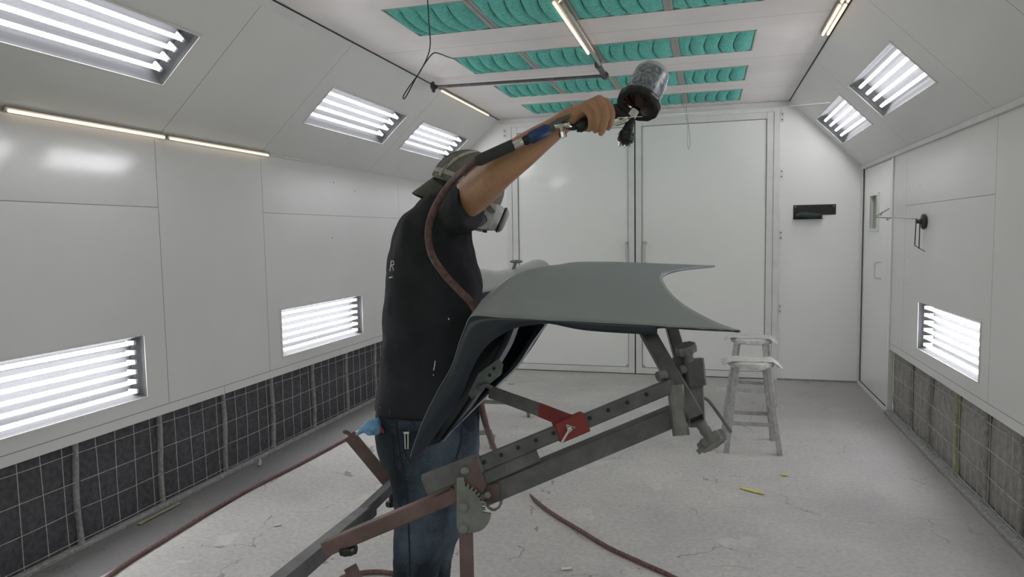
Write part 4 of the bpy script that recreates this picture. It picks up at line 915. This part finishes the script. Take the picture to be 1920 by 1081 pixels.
# ------------------------------------------------------------------ the painter
man = thing('person', 'person in black t-shirt and jeans with backward cap and respirator, right arm raised spraying', 'person', (P(800, 800, 2.2).x, P(800, 800, 2.2).y, 0))
bm = NB()
SH = P(846,386,2.12)
limb(bm, [(P(825,400,2.2), .045), (SH, .052), (P(874,375,2.03), .0535), (P(906,348,1.93), .052), (P(935,322,1.855), .0455), (P(975,288,1.83), .044), (P(1010,262,1.815), .037), (P(1042,240,1.805), .0295), (P(1070,219,1.795), .0265)], 26, 5)
# hand: metacarpals, knuckles, curled fingers, thumb behind the handle
W_ = P(1066,220,1.797)
HB = [((1096,203,1.775),.0120), ((1110,193,1.772),.0125), ((1123,187,1.772),.0125), ((1134,191,1.776),.0115)]
for (q, r) in HB: limb(bm, [(W_, .021), (P(1078,212,1.788).lerp(P(*q), .35), .0165), (P(*q), r)], 16, 4)
limb(bm, [(P(1076,214,1.80), .021), (P(1098,207,1.800), .018), (P(1122,202,1.800), .014)], 14, 4)
FG = [[((1095,204,1.773),.0118), ((1104,212,1.757),.0092), ((1108,224,1.751),.0084), ((1107.5,236,1.757),.0077), ((1105,243,1.768),.0066)],
      [((1109,194,1.770),.0122), ((1118,204,1.752),.0098), ((1122,219,1.744),.0088), ((1120,235,1.750),.0081), ((1116,245,1.763),.0069)],
      [((1122,188,1.770),.0122), ((1132,200,1.750),.0100), ((1136,219,1.742),.0091), ((1132,239,1.749),.0083), ((1127,250,1.762),.0071)],
      [((1133,191,1.774),.0115), ((1144,201,1.757),.0095), ((1147.5,215,1.752),.0086), ((1145,229,1.757),.0079), ((1140.5,240,1.768),.0068)]]
for f in FG: limb(bm, [(P(*q), r) for q, r in f], 16, 6)
limb(bm, [(P(1080,222,1.805), .016), (P(1098,238,1.815), .0125), (P(1118,234,1.825), .0105), (P(1138,224,1.822), .009)], 14, 5)
# hidden torso core, neck, head
limb(bm, [(P(808,760,2.25), .12), (P(815,600,2.25), .11), (P(812,470,2.25), .11), (P(826,410,2.24), .075), (P(850,385,2.22), .052), (P(862,360,2.21), .050)], 24, 4)
hf = (RT*.92 - UP*.40).normalized(); hu = (UP*.92 + RT*.40).normalized(); hs = hf.cross(hu)
HM3 = Matrix((hf, hs, hu)).transposed(); HC = P(877, 350, 2.21)
ell(bm, HC, .098, .076, .106, HM3, 28, 20)
def hd(x, y, z): return HC + HM3@Vector((x, y, z))
ell(bm, hd(.035, 0, -.075), .062, .055, .060, HM3)                     # jaw and cheeks
limb(bm, [(hd(.098, 0, .0), .010), (hd(.112, 0, -.030), .014)], 12, 3)   # nose
for s in (-1, 1):
    limb(bm, [(hd(.082, s*.032, .004), .012), (hd(.085, s*.034, -.004), .013)], 10, 2)
    ell(bm, hd(-.012, s*.078, -.020), .018, .008, .030, HM3, 16, 10)        # ears
# left arm bent in front of the chest, hidden from the photo's side
limb(bm, [(P(815,410,2.36), .045), (P(800,480,2.46), .045), (P(805,560,2.50), .040), (P(850,585,2.44), .032), (P(882,570,2.36), .026)], 20, 5)
for k in range(4): limb(bm, [(P(880,571-k*5,2.36-.008*k), .012), (P(890,566-k*5,2.34), .009), (P(888,574-k*4,2.32), .008)], 10, 4)
limb(bm, [(P(880,572,2.36), .013), (P(886,582,2.34), .010)], 10, 3)
body = obj('body', bm, m_skin, man); remesh(body, .0021, 2, .4)
# fingernails
bm = NB()
for (x, y, d) in ((1104.5,246,1.758), (1115.5,248,1.754), (1126.5,253,1.753), (1140.5,243,1.759)): ell(bm, P(x, y-3, d+.002), .0042, .0022, .005, Matrix((RT, fw, UP)).transposed(), 10, 8)
pieces('fingernail', bm, mat('nail', (.45, .27, .2), .35), man)

# shirt
def sec(bmx, rows, n=6, seg=40, wob=.0, power=1.0, seed=0):
    rows = crn(rows, n); rings = []
    for k, (y, xl, xr, d, hd_) in enumerate(rows):
        a = P(xl, y, d); b = P(xr, y, d); c = (a+b)/2; ex = (b-a)/2; ez = fw*hd_; ring = []
        for i in range(seg):
            q = 2*PI*i/seg; cx_ = math.copysign(abs(math.cos(q))**power, math.cos(q)); sy_ = math.copysign(abs(math.sin(q))**power, math.sin(q))
            p = c+ex*cx_+ez*sy_
            if wob: p += (p-c).normalized()*wob*noise.noise(Vector((math.cos(q)*2.2+k*.05, math.sin(q)*2.2, k*.09+seed)))
            ring.append(p)
        rings.append(ring)
    loft(bmx, rings)
bm = NB()
sec(bm, [(768,708,897,2.25,.175),(762,708,897,2.25,.175),(727,710,899,2.25,.175),(669,716,900,2.25,.165),(602,721,903,2.25,.16),(540,724,904,2.25,.168),(504,728,899,2.25,.178),(478,732,893,2.24,.186),(455,737,884,2.235,.19),(433,744,880,2.23,.19),(410,757,876,2.225,.182),(390,778,874,2.22,.16),(374,799,868,2.22,.14),(362,820,872,2.22,.09),(354,836,872,2.21,.055)], 5, 48, .010, .92, 2)
# right sleeve
def ringat(c, ax, r, seg=28, sq=1.0, tilt=None):
    s, u = frame(ax, (0,0,1)); return [c+(s*math.cos(2*PI*i/seg)+u*math.sin(2*PI*i/seg)*sq)*r for i in range(seg)]
axs = (P(920,335,1.90)-P(848,388,2.12)).normalized()
def ering(n_, f_, t_, b_, seg=32):
    N_, F_, T_, B_ = P(*n_), P(*f_), P(*t_), P(*b_); c_ = (N_+F_+T_+B_)/4; a_ = (N_-F_)/2; v_ = (T_-B_)/2
    return [c_+a_*math.cos(2*PI*k/seg)+v_*math.sin(2*PI*k/seg) for k in range(seg)]
loft(bm, [ering((812,404,2.10),(830,404,2.24),(820,369,2.17),(820,448,2.16)), ering((828,397,2.03),(852,402,2.21),(839,352,2.12),(836,447,2.11)), ering((846,390,1.965),(884,396,2.16),(857,342,2.065),(856,440,2.07)), ering((864,384,1.925),(914,388,2.09),(870,333,2.02),(874,431,2.03)), ering((867,382,1.918),(918,386,2.085),(873,332,2.015),(878,429,2.025))])
# left sleeve, far side
loft(bm, [ringat(P(822,410,2.32), Vector(fw)-UP*.5, .085), ringat(P(812,440,2.42), Vector(fw)*.5-UP, .075), ringat(P(806,500,2.47), -UP, .068)])
shirt = obj('t_shirt', bm, m_shirt, man); remesh(shirt, .007, 5, .5)
# fold displacement
tx = bpy.data.textures.new('folds', 'CLOUDS'); tx.noise_scale = .13; tx.noise_depth = 2
dp = shirt.modifiers.new('folds', 'DISPLACE'); dp.texture = tx; dp.strength = .022; dp.mid_level = .5; dp.texture_coords = 'GLOBAL'
bm = NB(); tube(bm, [ (P(x, y, d)) for x, y, d in ((838,352,2.165),(852,357,2.15),(868,360,2.16),(876,358,2.20)) ], .005, 8, 4); obj('collar', bm, m_shirt, shirt)
# white print on the shirt back, specks on the side
bm = NB()
def surf(o, px, py, off=.0):
    bpy.context.view_layer.update(); e = o.evaluated_get(bpy.context.evaluated_depsgraph_get())
    r = (fw + RT*((px-960)/F_PX) - UP*((py-540.5)/F_PX)).normalized(); ok, loc, n, i = e.ray_cast(CAM, r)
    return (loc - r*off) if ok else None
def mark(pts, r):
    q_ = [surf(shirt, x, y, .0008) for x, y in pts]
    if all(p_ is not None for p_ in q_): tube(bm, q_, r, 6)
mark([(734,489),(733,498),(731.5,508)], .0022); mark([(734,489),(738,489.5),(739,495),(733.5,498)], .0018); mark([(736,499),(738,507)], .0018); mark([(730,520),(734,519.5),(736,519)], .0022)
mark([(816,676),(815,684),(813,694)], .0018); mark([(841,596),(841.5,599)], .0022); mark([(812,701),(813,704)], .0012)
pieces('shirt_print', bm, m_white, shirt, smooth=False)

# jeans
bm = NB()
sec(bm, [(748,716,890,2.25,.15),(765,709,896,2.25,.165),(790,707,899,2.25,.172),(822,705,900,2.24,.172),(850,712,898,2.24,.168),(870,718,894,2.24,.15)], 5, 40, .004, .9)
def leg_(pts): limb(bm, pts, 28, 6)
leg_([(P(775,835,2.17), .100), (P(785,880,2.155), .096), (P(790,930,2.15), .088), (P(789,975,2.15), .081), (P(786,1010,2.15), .080), (P(780,1060,2.16), .074), (P(772,1130,2.18), .068), (P(766,1230,2.22), .062), (P(764,1330,2.26), .062)])
leg_([(P(835,835,2.33), .098), (P(845,880,2.35), .09), (P(838,930,2.36), .080), (P(824,985,2.37), .078), (P(812,1030,2.38), .070), (P(806,1100,2.4), .066), (P(800,1200,2.42), .062), (P(798,1290,2.44), .060)])
jeans = obj('jeans', bm, m_denim, man); remesh(jeans, .007, 5, .5)
tx2 = bpy.data.textures.new('jean_folds', 'CLOUDS'); tx2.noise_scale = .10; tx2.noise_depth = 2
dp = jeans.modifiers.new('folds', 'DISPLACE'); dp.texture = tx2; dp.strength = .016; dp.mid_level = .5; dp.texture_coords = 'GLOBAL'
def surf(o, px, py, off=.0):
    "point on the evaluated surface of o seen at a photo pixel, lifted towards the viewer"
    bpy.context.view_layer.update(); e = o.evaluated_get(bpy.context.evaluated_depsgraph_get())
    r = (fw + RT*((px-960)/F_PX) - UP*((py-540.5)/F_PX)).normalized(); ok, loc, n, i = e.ray_cast(CAM, r)
    return (loc - r*off) if ok else None
# seams, belt loop, pockets
bm = NB()
def jl(pts, r=.0022):
    q_ = [surf(jeans, v.x, v.y, .0005) for v in cr([Vector((x, y, 0)) for x, y in pts], 5)]; q_ = [p_ for p_ in q_ if p_ is not None]
    if len(q_) > 2: tube(bm, q_, r, 6)
jl([(744,772),(744,800),(748,840),(755,880),(762,930),(766,985),(768,1040),(768,1078)], .0026)
jl([(735,815),(737,850),(741,885),(744,905)], .002); jl([(708,814),(722,817),(735,815)], .002)
jl([(709,781),(725,784),(745,786),(790,789)], .002); jl([(711,797),(728,799),(742,800)], .0016)
jl([(756,806),(770,812),(800,814)], .0018); jl([(756,806),(760,850),(772,868)], .0018)
jl([(866,800),(864,830),(855,860)], .0025)
pieces('seam', bm, mat('seam_thread', (.016, .022, .035), .9), jeans)
bm = NB(); prism(bm, [P(x, y, 2.098) for x, y in ((729,766),(733,766),(734,781),(730,781))], fw*.004); obj('belt_loop', bm, m_denim, jeans, smooth=False)
bm = NB(); prism(bm, [P(x, y, 2.122) for x, y in ((711,763),(727,763),(726,768),(715,768))], fw*.02); obj('waist_skin', bm, m_skin, jeans, smooth=False)
for (x, d, s) in ((764, 2.26, 1), (798, 2.44, 1)):
    q = P(x, 1330 if d < 2.3 else 1290, d); bm = NB(); f_ = Vector((RT.x, RT.y, 0)).normalized(); sd_ = Vector((-f_.y, f_.x, 0))
    rings = []
    for k in range(13):
        t_ = k/12; xx = lerp(-.09, .20, t_); w_ = (.038+.012*math.sin(PI*min(t_*1.1, 1)))*math.sin(PI*min(max(t_, .06), .94))**.35; h_ = lerp(.10, .045, min(1, t_*1.3))*math.sin(PI*min(max(t_, .1), .93))**.3
        rings.append([Vector((q.x, q.y, 0))+f_*xx+sd_*w_*math.cos(a_)+Vector((0,0,max(0, h_*(.5+.5*math.sin(a_))))) for a_ in [2*PI*i/18 for i in range(18)]])
    loft(bm, rings); bar(bm, Vector((q.x, q.y, .03)), Vector((q.x, q.y, .12)), .07, .07)
    obj('shoe', bm, m_shoe, man)

# hair, cap and respirator
bm = NB(); ell(bm, hd(-.030, 0, -.035), .078, .074, .062, HM3, 24, 14); obj('hair', bm, m_hair, man)
bm = NB(); rings = []; seg = 40
for k in range(15):
    ring = []
    for q in [2*PI*i/seg for i in range(seg)]:
        th = lerp(.03, 1.72+.22*max(0, math.cos(q)), k/14); fx = .124 if math.cos(q) > 0 else .112
        ring.append(hd(-.004, 0, -.002)+HM3@Vector((fx*math.sin(th)*math.cos(q), .088*math.sin(th)*math.sin(q), .116*math.cos(th))))
    rings.append(ring)
loft(bm, rings, cap=False); cap_ = obj('cap', bm, m_capf, man); sd = cap_.modifiers.new('thick', 'SOLIDIFY'); sd.thickness = .003
def capline(phi, th0, th1, r, n=12): return [hd(-.004, 0, -.002)+HM3@Vector((.1135*math.sin(t_)*math.cos(phi), .0895*math.sin(t_)*math.sin(phi), .1175*math.cos(t_))) for t_ in [lerp(th0, th1, i/n) for i in range(n+1)]]
near_s = -1 if (hd(0, -1, 0)-CAM).dot(fw) < (hd(0, 1, 0)-CAM).dot(fw) else 1
bm = NB()
for ph in (PI*.97, PI*.74, PI*.5, PI*.26): tube(bm, capline(ph*near_s, .0, 1.66, 0), .0028, 6)
pieces('panel_seam', bm, m_capf, cap_)
bm = NB(); rr = []
for i in range(13):
    t_ = lerp(.15, 1.62, i/12); ph = near_s*lerp(PI*.62, PI*.76, i/12)
    def cp(pp): return hd(-.004, 0, -.002)+HM3@Vector((.1150*math.sin(t_)*math.cos(pp), .0910*math.sin(t_)*math.sin(pp), .1190*math.cos(t_)))
    rr.append([cp(ph-.07*near_s/max(math.sin(t_), .3)), cp(ph+.07*near_s/max(math.sin(t_), .3))])
loft(bm, rr, cap=False, closed=False)
rr = []
for i in range(17):
    ph = near_s*lerp(PI*.45, PI*1.0, i/16)
    def cp2(t_): return hd(-.004, 0, -.002)+HM3@Vector((.1150*math.sin(t_)*math.cos(ph), .0910*math.sin(t_)*math.sin(ph), .1190*math.cos(t_)))
    rr.append([cp2(1.42), cp2(1.55)])
rr2 = rr; loft(bm, rr2, cap=False, closed=False)
o = obj('cap_piping', bm, m_caps, cap_); sd = o.modifiers.new('thick', 'SOLIDIFY'); sd.thickness = .002
# brim at the back of the head, pointing left and down
bm = NB(); rows_ = []
BT = P(784, 361, 2.20); 
for k in range(9):
    t_ = k/8; row = []
    for i in range(13):
        s_ = i/12*2-1; ph = PI+s_*1.05
        base = hd(-.004, 0, -.002)+HM3@Vector((.112*math.cos(ph), .088*math.sin(ph), -.018))
        dirv = (P(782, 366, 2.21)-P(816, 341, 2.21)); L_ = dirv.length*(1-.30*s_*s_)*1.12
        row.append(base+dirv.normalized()*L_*t_*1.0 - UP*.018*s_*s_*1.2)
    rows_.append(row)
loft(bm, rows_, cap=False, closed=False); o = obj('brim', bm, m_brim, cap_); sd = o.modifiers.new('thick', 'SOLIDIFY'); sd.thickness = .004
bm = NB(); prism(bm, [P(x, y, 2.105) for x, y in ((854,336),(858,332),(870,339),(866,343.5))], fw*.004); obj('strap_buckle', bm, m_caps, cap_, smooth=False)
# respirator
mk = thing('respirator', 'grey and white respirator mask on the painter\'s face', 'mask', tuple(P(920, 410, 2.2)))
bm = NB()
def mring(px, py, w_, h_, d=2.20):
    # ring in the plane across the face direction
    c = P(px, py, d); return [c+hs*w_*math.cos(q)+hu*h_*math.copysign(abs(math.sin(q))**.75, math.sin(q)) for q in [2*PI*i/28 for i in range(28)]]
loft(bm, [mring(893,398,.074,.052), mring(901,402,.078,.054), mring(912,406,.074,.052), mring(922,408,.060,.046), mring(930,410,.048,.040)]); obj('face_piece', bm, m_mask, mk)
bm = NB(); loft(bm, [mring(922,407,.055,.046), mring(930,409,.052,.043), mring(938,412,.046,.037), mring(940,413,.034,.030)]); obj('white_front', bm, m_maskl, mk)
bm = NB(); loft(bm, [mring(937,411,.038,.040), mring(941,413,.040,.041), mring(945,415,.039,.037), mring(948,416,.030,.028)]); ff = obj('front_filter', bm, m_mask, mk)
bm = NB(); loft(bm, [mring(939,411.5,.0405,.0425), mring(942,413,.0412,.0428)]); obj('filter_rim', bm, m_black, ff)
bm = NB(); c_ = P(897, 411, 2.112); lathe(bm, [(.002,-.004),(.020,-.004),(.023,.002),(.019,.010),(.002,.012)], c_, -fw+RT*.3, 24); obj('side_valve', bm, m_steel, mk)
bm = NB(); prism(bm, [P(x, y, 2.122) for x, y in ((884,417),(884,424),(904,429),(921,426),(926,411),(915,397),(906,389),(898,393),(911,404),(914,413),(908,421),(896,421))], fw*.012); obj('side_rib', bm, m_maskl, mk, smooth=False)
bm = NB(); bar(bm, P(905,433,2.16), P(913,434,2.16), .012, .008); obj('buckle', bm, m_black, mk, smooth=False)
bm = NB(); bar(bm, P(926,399,2.13), P(912,382,2.125), .004, .014, up=RT); obj('head_strap', bm, m_steell, mk, smooth=False)

# glove in the back pocket and pocket clip
bm = NB()
limb(bm, [(P(716,808,2.155), .012), (P(706,802,2.13), .020), (P(694,799,2.125), .020), (P(682,803,2.125), .013), (P(668,814,2.125), .005)], 14, 5)
limb(bm, [(P(712,790,2.145), .010), (P(700,792,2.125), .014), (P(690,796,2.12), .012)], 12, 4); limb(bm, [(P(704,812,2.13), .009), (P(694,809,2.12), .009), (P(683,807,2.125), .006)], 12, 4)
g_ = obj('rubber_glove', bm, m_glove, None); remesh(g_, .003, 2, .5); tx3 = bpy.data.textures.new('crumple', 'CLOUDS'); tx3.noise_scale = .022; dp = g_.modifiers.new('crumple', 'DISPLACE'); dp.texture = tx3; dp.strength = .014; dp.texture_coords = 'GLOBAL'; tag(g_, 'crumpled light blue rubber glove sticking out of the back pocket', 'glove')
bm = NB(); bar(bm, P(713,799,2.12), P(720,811,2.115), .005, .011); tag(obj('red_marker', bm, m_bred, None, smooth=False), 'small red object in back pocket beside the blue glove', 'marker')
bm = NB(); lp = [surf(jeans, x, y, .004) for x, y in ((759,811),(765,811),(765,841),(760,841))]; tube(bm, [lp[0], lp[1], lp[2], lp[3], lp[0]], .0018, 6); tube(bm, [lp[0]-RT*.003, lp[1]+RT*.003], .0035, 8); tag(obj('pocket_clip', bm, m_white, None), 'white metal clip hanging on the jeans back pocket', 'clip')

# ------------------------------------------------------------------ litter on the floor
def scrap(name, px, py, w_, l_, rot, m_, label, cat):
    c = pl(px, py, 2, .004); bm = NB(); V = []
    for j in range(4): V.append([bm.verts.new((c.x+math.cos(rot)*(i/4-.5)*l_-math.sin(rot)*(j/3-.5)*w_, c.y+math.sin(rot)*(i/4-.5)*l_+math.cos(rot)*(j/3-.5)*w_, .0045+.006*abs(math.sin(i*1.3+j))*.5)) for i in range(5)])
    for a, b in zip(V[:-1], V[1:]):
        for i in range(4): bm.faces.new((a[i], a[i+1], b[i+1], b[i]))
    o = obj(name, bm, m_, None); sd = o.modifiers.new('thick', 'SOLIDIFY'); sd.thickness = .0015; tag(o, label, cat)
scrap('tape_scrap', 1471, 890, .03, .035, .3, m_yel, 'small bright yellow tape scrap on the floor below the stools', 'tape')
scrap('tape_scrap', 1410, 920, .022, .14, -.5, m_yel, 'longer thin yellow tape strip on the floor, nearest the camera', 'tape')
scrap('tape_scrap', 300, 962, .025, .30, 1.57, m_ytape, 'long yellowish tape strip at the foot of the left filters', 'tape')
scrap('tape_scrap', 1513, 717, .02, .05, .1, m_glove, 'tiny light blue scrap at the foot of the back wall', 'scrap')
scrap('paper_scrap', 958, 719, .02, .08, .2, m_cover, 'pale paper scrap on the floor beyond the near fender', 'paper')
scrap('paper_scrap', 1062, 1066, .02, .05, .4, m_cover, 'white paper scrap on floor at the bottom edge', 'paper')
scrap('paper_scrap', 520, 984, .015, .04, .6, m_cover, 'white paper scrap on floor left of the red stand arm', 'paper')
c = pl(487, 873, 2, .0); bm = NB(); limb(bm, [(c+Vector((0,0,.012)), .012), (c+Vector((.006,0,.035)), .009), (c+Vector((-.002,.004,.045)), .004)], 10, 3); tag(obj('crumpled_paper', bm, m_cover, None), 'small crumpled white paper wad by the left wall filters', 'paper')
